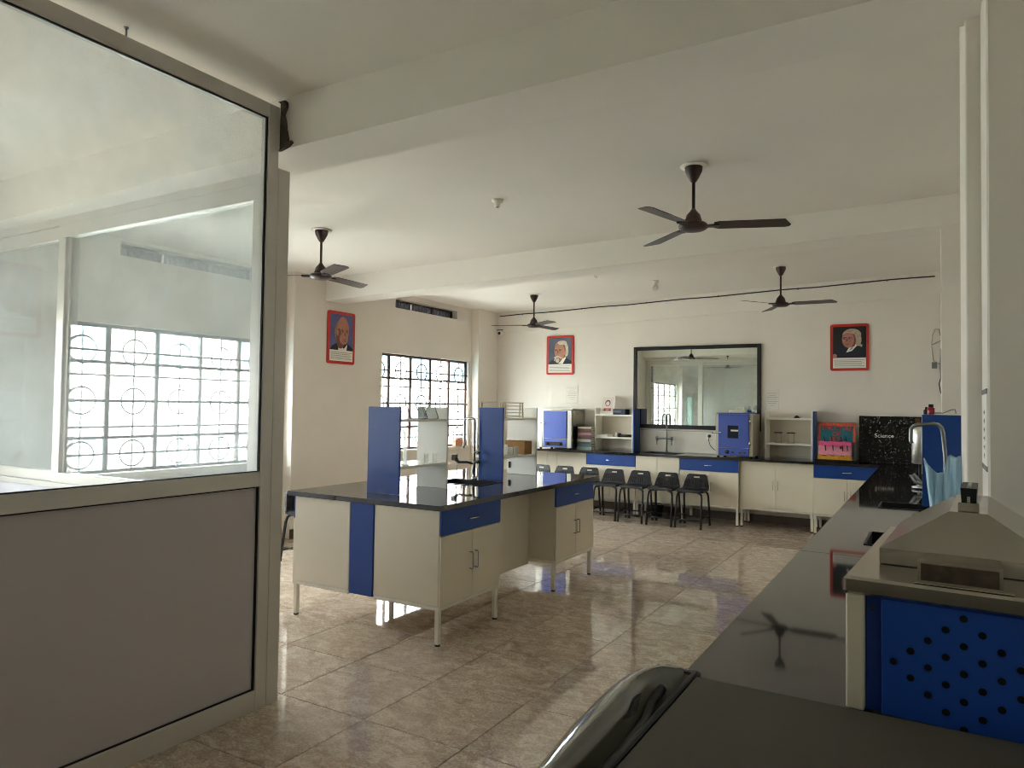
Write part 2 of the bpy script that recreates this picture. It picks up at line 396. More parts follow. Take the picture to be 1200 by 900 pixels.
for n, (y0, y1, z0, z1) in VENT.items():
    wd = sempty('window_%d' % n, 'narrow three-light ventilator high on the window wall, ' + ('behind the glass partition' if n == 3 else 'beyond the portrait'))
    X0 = XL - .12; fr = MB(); fr.rbox(X0 - .02, X0 + .02, y0, y1, z0, z0 + .02); fr.rbox(X0 - .02, X0 + .02, y0, y1, z1 - .025, z1)
    for k in range(4): yy = y0 + .012 + (y1 - y0 - .024) * k / 3; fr.rbox(X0 - .02, X0 + .02, yy - .016, yy + .016, z0, z1)
    fr.build('window_frame', DKMETAL, wd)
    bw = (y1 - y0) / 3
    for k in range(3):
        a = y0 + bw * k
        MB().box(X0 - .004, X0, a + .02, a + bw - .02, z0 + .01, z1 - .01).build('pane', PANEV, wd)
        for q in range(1, 8): MB().rbox(X0 + .006, X0 + .012, a + bw * q / 8 - .004, a + bw * q / 8 + .004, z0, z1, c=.001).build('grille_bar', GRILL, wd)

# glazed door of the cabin, seen in the mirror
dr = sempty('door_1', 'pale glazed double door in the cabin wall')
dy0, dy1, _, dz1 = DOOR
f_ = MB(); f_.rbox(XL - .10, XL - .04, dy0, dy0 + .05, 0, dz1); f_.rbox(XL - .10, XL - .04, dy1 - .05, dy1, 0, dz1); f_.rbox(XL - .10, XL - .04, dy0, dy1, dz1 - .05, dz1)
f_.build('door_frame', ALU, dr)
for a, b in ((dy0 + .05, (dy0 + dy1) / 2), ((dy0 + dy1) / 2, dy1 - .05)):
    lf = MB(); lf.rbox(XL - .09, XL - .05, a, a + .06, .01, dz1 - .05); lf.rbox(XL - .09, XL - .05, b - .06, b, .01, dz1 - .05)
    for z0, z1 in ((.01, .12), (.95, 1.03), (dz1 - .13, dz1 - .05)): lf.rbox(XL - .09, XL - .05, a + .06, b - .06, z0, z1)
    lf.build('leaf_frame', ALU, dr)
    for z0, z1 in ((.12, .95), (1.03, dz1 - .13)): MB().box(XL - .072, XL - .068, a + .06, b - .06, z0, z1).build('pane', PANED, dr)
    MB().tube([(XL - .05, b - .03 if a < -1.3 else a + .03, .98), (XL - .02, b - .03 if a < -1.3 else a + .03, .98), (XL - .02, b - .03 if a < -1.3 else a + .03, 1.14), (XL - .05, b - .03 if a < -1.3 else a + .03, 1.14)], .008, 6).build('handle', DULLCH, dr)

# aluminium partition beside the camera
XP = -3.03
pt = sempty('wall_partition', 'aluminium-framed glazed partition with grey lower panel')
def prail(name, y0, y1, z0, z1, dx=.0): return MB().rbox(XP - .06 + dx, XP + dx, y0, y1, z0, z1, c=.003).build(name, ALU, pt)
prail('stile', 2.575, 2.645, 0, 3.19)
prail('end_post', 2.647, 2.728, 0, 2.862, -.002)
for a, b in ((.62, .69),): prail('stile', a, b, 0, 3.19)
for a, b in ((.69, 2.575), (YF, .62)):
    prail('top_rail', a, b, 3.115, 3.19); prail('middle_rail', a, b, 1.158, 1.235); prail('bottom_rail', a, b, .0, .105)
    MB().box(XP - .034, XP - .028, a, b, 1.235, 3.115).build('pane', PGLASS, pt)
    MB().box(XP - .040, XP - .022, a, b, .105, 1.158).build('panel', PANEL, pt)
    g = MB()
    for z0, z1 in ((.105, 1.158), (1.235, 3.115)):
        g.box(XP - .021, XP - .010, a, b, z1 - .006, z1); g.box(XP - .021, XP - .010, a, b, z0, z0 + .005)
        g.box(XP - .021, XP - .010, b - .008, b, z0, z1); g.box(XP - .021, XP - .010, a, a + .006, z0, z1)
    g.build('gasket', GASKET, pt)
MB().tube([(XP - .02, 1.80, 3.188), (XP - .02, 1.80, 3.235)], .004, 6).lathe([(.011, 3.232), (.011, 3.238)], (XP - .02, 1.80, 0), 8).build('screw', DULLCH, pt)
# glazed return under the beam
cb = sempty('wall_cabin', 'glazed sliding partition closing the cabin under the beam')
YC = 2.69
def crail(name, x0, x1, z0, z1, dy=0, m=ALU): return MB().rbox(x0, x1, YC - .03 + dy, YC + .03 + dy, z0, z1, c=.003).build(name, m, cb)
crail('head_rail', XL, XP - .06, 2.805, 2.862)
crail('sill_rail', XL, XP - .06, .99, 1.03); crail('bottom_rail', XL, XP - .06, 0, .10)
crail('post', XL, XL + .05, .1, 2.805); crail('post', XP - .115, XP - .062, .1, 2.805); crail('post', -4.90, -4.84, .1, .99)
for x0, x1, dy in ((-5.22, XP - .115, -.008), (XL + .05, -5.10, .012)):
    crail('sash_rail', x0, x1, 2.715, 2.803, dy); crail('sash_rail', x0, x1, 1.032, 1.10, dy)
    crail('sash_stile', x0, x0 + .09, 1.10, 2.715, dy); crail('sash_stile', x1 - .09, x1, 1.10, 2.715, dy)
    MB().box(x0 + .09, x1 - .09, YC - .003 + dy, YC + .003 + dy, 1.10, 2.715).build('pane', PGLASS, cb)
for x0, x1 in ((XL + .05, -4.90), (-4.84, XP - .115)): MB().box(x0, x1, YC - .012, YC + .006, .10, .99).build('panel', LAVP, cb)

# ================================================================== CABINETS
def c_handle(mb_z0, mb_z1, x, y, r=.004):
    return MB().tube([(x, y, mb_z0), (x, y - .025, mb_z0), (x, y - .028, mb_z0 + .006), (x, y - .028, mb_z1 - .006), (x, y - .025, mb_z1), (x, y, mb_z1)], r, 6)
def cabinet(label, loc, rz, wd, dp, drawer=True, doors=2, group=None, z0=.262, z1=.892, ztop=.895, handles=True, hin=.03, name='base_cabinet', legs=(1, 1, 1, 1)):
    t = thing(name, label, 'cabinet', loc, rz, group)
    b = MB(); b.rbox(0, wd, .018, dp, z0, ztop, c=.002)
    if ztop < .89:   # open top for a sink bowl
        for q in ((0, .018, .018, dp), (wd - .018, wd, .018, dp), (.018, wd - .018, .018, .03), (.018, wd - .018, dp - .012, dp)): b.box(*q, ztop, .895)
    b.build('body', CREAM, t)
    MB().rbox(.0, wd, .004, dp, z0 - .028, z0 - .002).build('base_frame', LEGW, t)
    dz = z1
    if drawer:
        d = MB().rbox(.003, wd - .003, 0, .017, z1 - .165, z1, c=.0015).build('drawer', BLUE, t); dz = z1 - .170
        MB().tube([(wd / 2 - .06, 0, z1 - .085), (wd / 2 - .05, -.022, z1 - .085), (wd / 2 + .05, -.022, z1 - .085), (wd / 2 + .06, 0, z1 - .085)], .006, 6).build('handle', CHROME, d)
    for k in range(doors):
        a, b_ = wd * k / doors + .003, wd * (k + 1) / doors - .002
        d = MB().rbox(a, b_, 0, .017, z0, dz, c=.0015).build('door', CREAM, t)
        if handles:
            hx = (b_ - hin if k == 0 else a + hin) if doors == 2 else b_ - hin
            c_handle(z0 + (dz - z0) * .42, z0 + (dz - z0) * .42 + .115, hx, 0).build('handle', DULLCH, d)
    for k, (x, y) in enumerate(((.02, .03), (wd - .02, .03), (.02, dp - .03), (wd - .02, dp - .03))):
        if legs[k]:
            l = MB().rbox(x - .016, x + .016, y - .016, y + .016, .012, z0 - .028, c=.002).build('leg', LEGW, t)
            MB().lathe([(.018, 0), (.018, .012)], (x, y, 0), 10).build('foot', RUBBER, l)
    return t
IG = 'base cabinets of the island bench'
cabinet('cream island cabinet with blue drawer, at the near corner of the bench', (-2.80, 3.872, 0), PI / 2, .758, .575, group=IG, legs=(1, 1, 0, 0))
cabinet('cream island cabinet with blue drawer, at the far corner facing the open floor', (-2.80, 5.553, 0), PI / 2, .79, .575, group=IG, legs=(1, 1, 0, 0))
cabinet('cream island cabinet on the window side of the near bench end', (-4.18, 4.63, 0), -PI / 2, .758, .57, group=IG, legs=(1, 1, 0, 0))
cabinet('cream island cabinet on the window side of the far bench end', (-4.18, 6.343, 0), -PI / 2, .79, .57, group=IG, legs=(1, 1, 0, 0))
t = thing('service_spine', 'blue-ended service spine between the two island cabinets', 'cabinet')
MB().rbox(-3.605, -3.382, 3.885, 4.96, .262, .895).rbox(-3.605, -3.382, 4.96, 5.38, .262, .72).rbox(-3.605, -3.382, 5.38, 6.35, .262, .895).build('duct', CREAM, t)
bx('end_panel', BLUE, t, -3.603, -3.384, 3.868, 3.884, .245, .893)
bx('leg', LEGW, t, -3.51, -3.48, 5.0, 5.03, 0, .262)
bx('leg', LEGW, t, -3.51, -3.48, 4.20, 4.23, 0, .262)
for x, lab in ((-3.078, 'cream modesty panel in the island knee space facing the floor'), (-3.92, 'cream modesty panel in the island knee space on the window side')):
    t = thing('modesty_panel', lab, 'panel')
    a, b = (4.632, 5.551)
    bx('board', CREAM, t, x - .009, x + .009, a, b, .21, .894)
    bx('hinge', DULLCH, t, x + .009, x + .013, a + .006, a + .014, .55, .62)
# worktops
t = thing('island_worktop', 'polished black granite worktop of the island bench', 'worktop')
o = cells(MB(), -4.22, -2.795, 3.848, 6.47, .895, .93, [(-3.74, -3.22, 4.98, 5.36)]).build('slab', GRANITE, t)
def basin(x0, x1, y0, y1, z, d, label, parent_name='sink_basin', cut=.004):
    t = thing(parent_name, label, 'sink', ((x0 + x1) / 2, (y0 + y1) / 2, 0))
    a, b = (x1 - x0) / 2 - cut, (y1 - y0) / 2 - cut; m = MB(); zt = z + .004
    m.box(-a, a, -b, b, z - d, z - d + .01)
    m.box(-a, -a + .01, -b, b, z - d, zt); m.box(a - .01, a, -b, b, z - d, zt); m.box(-a, a, -b, -b + .01, z - d, zt); m.box(-a, a, b - .01, b, z - d, zt)
    m.build('bowl', BASIN, t)
    MB().lathe([(.03, z - d + .010), (.03, z - d + .014)], (0, 0, 0), 14).build('drain', DULLCH, t)
basin(-3.74, -3.22, 4.98, 5.36, .93, .2, 'dark sink set in the island worktop')
# back run
BG = 'base cabinets along the end wall'
YBF = 9.99
cabinet('cream cabinet with blue drawer left of the sink cupboard, behind the stools', (-4.545, YBF, 0), 0, .795, .55, group=BG)
cabinet('cream sink cupboard with full-height doors, no drawer', (-3.748, YBF, 0), 0, .655, .55, drawer=False, group=BG, handles=False, legs=(1, 0, 0, 0), ztop=.715)
cabinet('cream cabinet with blue drawer under the blue-doored oven with a window', (-3.091, YBF, 0), 0, .819, .55, group=BG)
cabinet('wide cream cabinet without drawer, set back between two blue-drawer cabinets', (-2.266, YBF + .06, 0), 0, .933, .49, drawer=False, group=BG)
cabinet('cream cabinet with blue drawer in the corner by the long worktop', (-1.325, YBF, 0), 0, .80, .55, group=BG)
t = thing('knee_panel', 'plain cream back panel under the end worktop behind the left stools', 'panel')
for k in range(3): bx('board', CREAM, t, -6.45 + .632 * k, -6.45 + .632 * (k + 1) - .006, 10.30, 10.32, .25, .894)
bx('leg', LEGW, t, -6.44, -6.41, 10.0, 10.03, 0, .894); bx('leg', LEGW, t, -5.4, -5.37, 10.29, 10.3, 0, .894)
t = thing('end_worktop', 'black granite worktop running along the end wall', 'worktop')
cells(MB(), -6.49, -.545, 9.965, YB - .001, .895, .93, [(-3.68, -3.16, 10.09, 10.45)]).build('slab', GRANITE, t)
basin(-3.68, -3.16, 10.09, 10.45, .93, .2, 'dark sink under the mirror')
# right run
t = thing('side_worktop', 'long glossy black granite worktop beside the camera', 'worktop')
cells(MB(), -.543, XR - .001, 1.70, YB - .002, .895, .93,
      [(-.33, .0, 5.58, 5.95), (-.30, -.02, 4.0, 4.45), (.064, XR, 6.459, 6.801), (.104, XR, 2.949, 3.501), (.149, XR, 2.659, 2.949), (.011, XR, YB - .021, YB)]).build('slab', GRANITE, t)
bx('joint_strip', mat('joint', rgb(70, 66, 62), .5), t, -.543, XR, 3.66, 3.664, .930, .9304, c=.0001)
basin(-.33, .0, 5.58, 5.95, .93, .2, 'far sink in the side worktop, by the blue rack')
basin(-.30, -.02, 4.0, 4.45, .93, .2, 'near sink in the side worktop, behind the water bath')
RG = 'base cabinets under the side worktop'
for k, (a, lab) in enumerate(((1.75, 'cream cabinet under the side worktop below the water bath'), (3.7, 'cream cabinet under the near sink of the side worktop'), (5.2, 'cream cabinet under the far sink of the side worktop'), (6.95, 'cream cabinet under the side worktop beyond the far sink'))):
    cabinet(lab, (-.50, a + .85, 0), -PI / 2, .85, .54, drawer=(k in (0, 3)), group=RG, ztop=(.715 if k in (1, 2) else .895))

# ================================================================== RACKS
def rack(label, y0, y1, x0, x1, xa, xb, group, bluefirst=True, shelves=(1.14, 1.485), m2=WHITE_L):
    t = thing('reagent_rack', label, 'rack', ((x0 + x1) / 2, (y0 + y1) / 2, .93), 0, group)
    ox, oy = (x0 + x1) / 2, (y0 + y1) / 2
    def B(n, m, a, b, c, d, e, f): bx(n, m, t, a - ox, b - ox, c - oy, d - oy, e - .93, f - .93, c=.0015)
    B('end_panel', BLUE, x0, x1, y0, y0 + .018, .931, 1.578); B('end_panel', m2, xa, xb, y1 - .018, y1, .931, 1.578)
    for z in shelves: B('shelf', WHITE_L, min(x0, xa) + .01, max(x1, xb) - .01, y0 + .018, y1 - .018, z - .018, z)
    return t
KG = 'reagent racks on the worktops'
rack('reagent rack with blue end at the near end of the island', 4.13, 4.70, -3.684, -3.378, -3.645, -3.345, KG)
rack('reagent rack with blue end behind the island sink', 5.46, 6.10, -3.548, -3.294, -3.615, -3.29, KG)
rack('reagent rack with blue end on the side worktop by the wall column', 5.85, 6.42, -.06, .20, -.06, .20, KG)
def wrack(label, x0, x1, blue_at, group='shelf units on the end worktop', back=True):
    ox = (x0 + x1) / 2; t = thing('shelf_unit', label, 'shelf unit', (ox, 10.40, .93), 0, group)
    def B(n, m, a, b, e, f, y0=-.12, y1=.14): bx(n, m, t, a - ox, b - ox, y0, y1, e - .93, f - .93, c=.0015)
    B('side_panel', WHITE_L, x0, x0 + .02, .931, 1.58)
    B('side_panel', WHITE_L, x1 - .02, x1, .931, 1.58)
    B('side_panel', BLUE, x1 + .001, x1 + .02, .931, 1.58)
    B('back_panel', mat('shelf_back_shaded', rgb(206, 198, 180), .5), x0 + .02, x1 - .02, .95, 1.46, .132, .139)  # shadow inside the shelves put into the back board's darker colour
    for z in (1.14, 1.485): B('shelf', WHITE_L, x0 + .02, x1 - .02, z - .024, z)
wrack('white shelf unit with a framed picture on top, left of the mirror', -4.535, -3.905, None)
wrack('white shelf unit with two small stands, right of the windowed oven', -1.985, -1.372, None)

# ================================================================== STOOLS
def make_stool():
    t = thing('lab_stool', '', 'stool')
    s = MB(); out = [(-.165, -.19), (.165, -.19), (.188, -.15), (.188, .10), (.165, .165), (-.165, .165), (-.188, .10), (-.188, -.15)]
    s.hull([(x, y, .478) for x, y in out] + [(x * .97, y * .97, .505) for x, y in out] + [(x * .9, y * .9, .470) for x, y in out])
    s.build('seat', BLACKP, t)
    def yb(z): return .125 + (z - .5) * .30
    b = MB(); # backrest plate with a hand slot: built as strips
    def q(x0, x1, z0, z1, taper=True):
        def xx(x, z): return x * (1 - .30 * (z - .5) / .2)
        pts = []
        for z in (z0, z1):
            for x in (x0, x1): pts += [(xx(x, z), yb(z), z), (xx(x, z), yb(z) + .02, z)]
        b.hull(pts)
    q(-.185, .185, .495, .520); q(-.185, .185, .618, .640); q(-.185, -.055, .640, .662); q(.055, .185, .640, .662); q(-.183, .183, .662, .682); q(-.165, .165, .682, .692)
    for k in range(13):
        x = -.185 + .37 * k / 12
        q(max(-.185, x - .0105), min(.185, x + .0105), .520, .618)
    b.build('backrest', BLACKP, t)
    bp = MB().hull([(x * (1 - .30 * (z - .5) / .2), yb(z) + .016 + d, z) for x in (-.175, .175) for z in (.51, .63) for d in (0, .006)]); bp.build('back_panel', BLACKM, t)
    for sx in (-1, 1):
        for y0, y1 in ((-.15, -.225), (.12, .205)):
            p = [(sx * .10, y0 * .8, .468), (sx * .135, y0, .466), (sx * .160, y0 + (y1 - y0) * .15, .445), (sx * .168, y0 + (y1 - y0) * .3, .40), (sx * .172, y0 + (y1 - y0) * .55, .25), (sx * .174, y1, .012)]
            l = MB().tube(p, .0145, 8).build('leg', BLACKM, t)
            MB().lathe([(.016, 0), (.016, .02)], (sx * .174, y1, 0), 8).build('foot', RUBBER, l)
    MB().tube([(-.17, -.207, .11), (.17, -.207, .11)], .009, 8).build('foot_rail', BLACKM, t)
    MB().tube([(-.17, .19, .11), (.17, .19, .11)], .009, 8).build('foot_rail', BLACKM, t)
    for sx in (-1, 1): MB().tube([(sx * .170, -.2, .14), (sx * .170, .185, .14)], .009, 8).build('foot_rail', BLACKM, t)
    return t
st0 = make_stool(); first = True
back_labels = ['rightmost black stool in the row before the end wall', 'second black stool from the right before the end wall', 'third black stool from the right before the end wall',
 'fourth black stool from the right, beside the island corner', 'fifth black stool from the right, seat hidden by the island', 'sixth black stool from the right, only its back top showing', 'black stool farthest left in the end-wall row, mostly hidden']
for k, lab in enumerate(back_labels):
    loc = (-2.80 - .405 * k + (0, .003, -.004, .0, -.003, .004, 0)[k], 9.66 + (0, -.01, -.005, .0, .02, .0, .01)[k], 0); rz = (-.01, .01, -.01, .01, 0, .01, 0)[k]
    if k == 0: st0.location = loc; st0.rotation_euler = (0, 0, rz); st0['label'] = lab; st0['group'] = 'black stools before the end wall'
    else: copy_tree(st0, loc, rz, lab, 'black stools before the end wall')
left_labels = ['black stool nearest the partition, on the window side of the island', 'second black stool along the window wall behind the island', 'third black stool along the window wall behind the island', 'fourth black stool along the window wall, by the rack', 'black stool farthest along the window wall behind the rack']
for k, lab in enumerate(left_labels):
    copy_tree(st0, (-5.47, 5.27 + .405 * k, 0), PI / 2 + (.01, -.01, 0, .01, -.01)[k], lab, 'black stools along the window wall')

# ================================================================== FANS
def make_fan(drop):
    t = thing('ceiling_fan', '', 'ceiling fan')
    MB().lathe([(.088, -.012), (.092, -.006), (.085, 0)], n=24).build('ceiling_plate', PLASTER, t)
    MB().lathe([(.012, -.118), (.020, -.112), (.038, -.082), (.056, -.045), (.060, -.014), (.060, -.0125)], n=20).build('canopy', FANBR, t)
    MB().lathe([(.011, -drop + .10), (.011, -.11)], n=10).build('rod', FANBR, t)
    MB().lathe([(.012, -drop + .155), (.024, -drop + .135), (.046, -drop + .11), (.056, -drop + .075), (.062, -drop + .05)][::-1], n=20).build('lower_cup', FANBR, t)
    MB().lathe([(.03, -drop), (.075, -drop + .006), (.096, -drop + .020), (.100, -drop + .036), (.085, -drop + .052), (.03, -drop + .060)], n=28).build('motor', FANBR, t)
    for k in range(3):
        a = k * 2 * PI / 3; zc = -drop + .034
        b = MB(); pts = [(.135, .040), (.17, .056), (.595, .066), (.622, .058), (.632, .03), (.585, -.060), (.17, -.054), (.135, -.040)]
        V = [(x, y, zc - .20 * y * (1 - .3 * x) - .012 * max(0, x - .3)) for x, y in pts]; n = len(V)
        V2 = [(x, y, z + .004) for x, y, z in V]
        b.add(V + V2, [list(range(n))[::-1], list(range(n, 2 * n))] + [(i, (i + 1) % n, n + (i + 1) % n, n + i) for i in range(n)])
        o = b.build('blade', FANBR, t, rz=a)
        MB().hull([(x, y, zc + z) for x, y in ((.07, -.022), (.07, .022), (.17, -.030), (.17, .030)) for z in (-.008, .004)]).build('bracket', FANBR, o)
    return t
FG = 'three-blade brown ceiling fans'
fan_specs = [((-1.399, 4.792), 3.258, .452, 17, 'large brown ceiling fan nearest the camera, right of the middle beam'),
 ((-4.815, 4.716), 3.186, .462, 92, 'brown ceiling fan beside the glass partition above the bald portrait'),
 ((-5.053, 9.213), 3.244, .492, 83, 'brown ceiling fan near the moustached portrait'),
 ((-5.2, -.3), 3.245, .47, 30, 'brown ceiling fan inside the cabin, seen only in the mirror'),
 ((-1.58, 9.111), 3.343, .50, -4, 'brown ceiling fan above the mirror, near the end wall')]
for (xy, z, dr, a, lab) in fan_specs:
    f = make_fan(dr); f.location = (*xy, z); f.rotation_euler = (0, 0, math.radians(a)); f['label'] = lab; f['group'] = FG

# ================================================================== WALL ITEMS
def ell(cx, cy_, rx, ry, n=20, a0=0, a1=2 * PI): return [(cx + rx * math.cos(a0 + (a1 - a0) * k / n), cy_ + ry * math.sin(a0 + (a1 - a0) * k / n)) for k in range(n + (0 if a1 - a0 > 6.2 else 1))]
def portrait(label, loc, rz, wd, ht, bgc, suit, skin, hair, kind):
    t = thing('portrait', label, 'portrait', loc, rz, 'red-framed portraits on the walls')
    r = .03; rr = []
    for cx_, cz, a in ((wd / 2 - r, ht / 2 - r, 0), (-wd / 2 + r, ht / 2 - r, PI / 2), (-wd / 2 + r, -ht / 2 + r, PI), (wd / 2 - r, -ht / 2 + r, 1.5 * PI)):
        rr += [(cx_ + r * math.cos(a + PI / 2 * k / 4), cz + r * math.sin(a + PI / 2 * k / 4)) for k in range(5)]
    MB().prism(rr, 'y', -.018, 0).build('frame', RED, t)
    mats = [mat('print_bg_' + kind, bgc, .5, vary=.25, vscale=4), mat('print_suit_' + kind, suit, .5), mat('print_skin_' + kind, skin, .5, vary=.12, vscale=14), mat('print_hair_' + kind, hair, .5, vary=.2, vscale=30),
            PAPER, mat('caption_ink', rgb(164, 160, 150), .8), mat('print_shade_' + kind, (skin[0] * .45, skin[1] * .38, skin[2] * .36, 1), .5), INKD, mat('print_lip_' + kind, (skin[0] * .7, skin[1] * .42, skin[2] * .42, 1), .5), mat('print_white', rgb(196, 186, 176), .5)]; INKI = 5
    P = MB(); lay = [0]
    def pol(pts, mi):
        lay[0] += 1; y = -.018 - .00025 * lay[0]
        pts = [(max(-wd / 2 + .036, min(wd / 2 - .036, x)), max(z, -ht / 2 + .175) if mi not in (4, 5, 0) else z) for x, z in pts]
        P.add([(x, y, z) for x, z in pts], [list(range(len(pts)))], mi)
    a, b = wd / 2 - .036, ht / 2 - .036; zb = -ht / 2 + .175
    pol([(-a, -b), (a, -b), (a, zb), (-a, zb)], 4); pol([(-a, zb), (a, zb), (a, b), (-a, b)], 0)
    for k in range(5): pol([(-a + .02, -b + .025 + .02 * k), (a - .02 - .03 * (k % 2), -b + .025 + .02 * k), (a - .02 - .03 * (k % 2), -b + .032 + .02 * k), (-a + .02, -b + .032 + .02 * k)], 5)
    SH, EY, LIP, HI = 6, 7, 8, 9
    def eyes(cx_, cz, dx, tilt=0):
        for sx in (-1, 1):
            pol(ell(cx_ + sx * dx, cz, .026, .017, 12), SH); pol(ell(cx_ + sx * dx, cz - .003, .015, .007, 10), HI); pol(ell(cx_ + sx * dx + tilt, cz - .003, .008, .007, 8), EY)
            pol([(cx_ + sx * dx - .028, cz + .012), (cx_ + sx * dx, cz + .022), (cx_ + sx * dx + .028, cz + .014), (cx_ + sx * dx, cz + .029)], 3 if kind != 'bald' else SH)
    def nose(cx_, cz, l, d): pol([(cx_ - .004, cz), (cx_ + .006, cz), (cx_ + d + .012, cz - l), (cx_ + d - .016, cz - l - .004)], SH); pol(ell(cx_ + d - .002, cz - l + .004, .012, .010, 10), 2)
    if kind == 'bald':
        pol([(-.21, zb), (-.17, zb + .05), (-.06, zb + .10), (.10, zb + .09), (.21, zb + .03), (.21, zb)], 1)
        pol([(-.06, zb), (-.05, zb + .09), (.04, zb + .02), (.10, zb + .08), (.09, zb)], 4)
        pol(ell(-.045, .075, .085, .135), 3); pol(ell(-.02, zb + .10, .07, .08), SH)
        pol(ell(.02, .10, .108, .172), 2); pol(ell(-.055, .02, .045, .10), SH); pol(ell(.03, .185, .07, .065), HI if False else 2)
        pol(ell(-.075, .06, .020, .038), 2); pol(ell(.035, -.01, .078, .075), 2)
        eyes(.045, .085, .040, .004); nose(.048, .075, .055, .014); pol(ell(.048, -.018, .036, .006, 12), LIP); pol(ell(.048, -.040, .028, .006, 12), SH)
    elif kind == 'moustache':
        pol([(-.21, zb), (-.18, zb + .05), (-.08, zb + .10), (.10, zb + .11), (.21, zb + .05), (.21, zb)], 1)
        pol([(-.11, zb + .06), (-.03, zb + .01), (.05, zb), (.11, zb + .10), (.08, zb + .15), (-.08, zb + .13)], 4); pol([(-.06, zb + .08), (.0, zb + .03), (.07, zb + .12), (.0, zb + .16)], SH)
        pol(ell(.025, .12, .125, .12), 3); pol(ell(.115, .06, .04, .085), 3); pol(ell(.0, .08, .105, .155), 2); pol(ell(.07, .06, .035, .11), SH); pol(ell(.005, .055, .085, .13), 2)
        pol(ell(.095, .035, .016, .032), 2); pol(ell(.04, .205, .085, .035), 3)
        eyes(-.03, .085, .038, -.004); nose(-.032, .075, .055, -.012)
        pol(ell(-.04, -.085, .050, .048), SH); pol(ell(-.042, -.080, .034, .040), 3); pol([(-.105, -.025), (-.04, -.008), (.03, -.028), (.035, -.055), (-.04, -.036), (-.10, -.05)], 3); pol(ell(-.04, -.050, .022, .005, 10), LIP)
    else:
        pol([(-.21, zb), (-.19, zb + .12), (-.10, zb + .19), (.08, zb + .22), (.19, zb + .14), (.21, zb)], 1)
        pol([(-.04, zb + .07), (.0, zb + .15), (.10, zb + .24), (.12, zb + .19), (.03, zb + .09)], 4); pol([(.0, zb + .10), (.03, zb + .15), (.06, zb + .17), (.03, zb + .11)], INKI)
        pol(ell(.03, .165, .115, .085), 3); pol(ell(.105, .10, .042, .085), 3); pol([(.10, .06), (.16, .03), (.15, .0), (.09, .03)], 3)
        pol(ell(-.01, .11, .082, .118), 2); pol(ell(.045, .09, .035, .085), SH); pol(ell(-.012, .10, .070, .105), 2); pol([(-.09, .17), (-.03, .215), (.06, .205), (.08, .15), (.05, .185), (-.03, .195)], 3)
        eyes(-.022, .125, .032, -.004); nose(-.026, .115, .045, -.010); pol(ell(-.028, .038, .024, .006, 12), LIP); pol(ell(-.18, zb + .025, .028, .03), 2)
    P.build('print', mats, t)
SKIN1, SKIN2, SKIN3 = rgb(176, 118, 96), rgb(186, 132, 106), rgb(184, 124, 112)
portrait('red-framed portrait of a bald man on the window-side column', (-6.5, 6.735, 2.43), PI / 2, .485, .665, rgb(88, 92, 140), rgb(30, 30, 42), SKIN1, rgb(150, 112, 96), 'bald')
portrait('red-framed portrait on the cabin wall, seen only in the mirror', (XL, 2.38, 2.43), PI / 2, .44, .62, rgb(88, 92, 110), rgb(30, 30, 42), rgb(176, 118, 96), rgb(150, 112, 96), 'bald')
portrait('red-framed portrait of a white-haired man with a moustache, left of the mirror', (-5.287, YB, 2.442), 0, .50, .645, rgb(82, 92, 110), rgb(28, 32, 46), SKIN2, rgb(206, 196, 176), 'moustache')
portrait('red-framed portrait of a long-haired man in dark coat, right of the mirror', (-.952, YB, 2.448), 0, .475, .63, rgb(26, 26, 24), rgb(24, 28, 44), SKIN3, rgb(186, 172, 150), 'wig')
# mirror
t = thing('wall_mirror', 'large black-framed mirror above the end sink', 'mirror', (-3.045, YB, 1.91))
a, b = .955, .625
for n_, q in (('left', (-a, -a + .055, -b, b)), ('right', (a - .055, a, -b, b)), ('t', (-a + .055, a - .055, b - .055, b)), ('b', (-a + .055, a - .055, -b, -b + .06))):
    bx('frame_bar', BLACKM, t, q[0], q[1], -.035, 0, q[2], q[3], c=.004)
MB().box(-a + .05, a - .05, -.012, -.004, -b + .05, b - .05).build('mirror_glass', MIRROR, t)
inn = MB(); inn.box(-a + .055, -a + .07, -.014, -.012, -b + .06, b - .055); inn.build('bevel_strip', PLASTER, t)
t = thing('splashback', 'pale splash panel under the mirror behind the tap', 'panel', (-3.2, YB, .932))
bx('board', mat('splash', rgb(214, 210, 198), .3), t, -.70, .62, -.012, 0, 0, .32)
bx('trim_strip', DULLCH, t, -.70, .62, -.016, 0, .32, .33, c=.001)
# notices
def notice(label, loc, wd, ht):
    t = thing('paper_notice', label, 'notice', loc, 0, 'paper notices on the end wall')
    MB().box(-wd / 2, wd / 2, -.003, 0, -ht / 2, ht / 2).build('sheet', mat('laminated_sheet', rgb(226, 222, 212), .3), t)
    p = MB()
    for k in range(7): l = (.75, .5, .8, .7, .78, .6, .4)[k] * wd / 2; p.box(-l, l, -.0036, -.003, ht * (.36 - .105 * k) - .005, ht * (.36 - .105 * k) + .004)
    p.build('print', mat('faint_ink', rgb(186, 181, 170), .8), t)
    e = MB()
    for q in ((-wd / 2, -wd / 2 + .004, -ht / 2, ht / 2), (wd / 2 - .004, wd / 2, -ht / 2, ht / 2), (-wd / 2, wd / 2, ht / 2 - .004, ht / 2), (-wd / 2, wd / 2, -ht / 2, -ht / 2 + .004)): e.box(q[0], q[1], -.0045, -.003, q[2], q[3])
    e.build('edge', mat('faint_edge', rgb(196, 190, 178), .6), t)
notice('small paper notice left of the shelf unit with the framed picture', (-5.065, YB, 1.795), .205, .29)
notice('small paper notice right of the mirror above the white shelf unit', (-1.942, YB, 1.73), .185, .27)
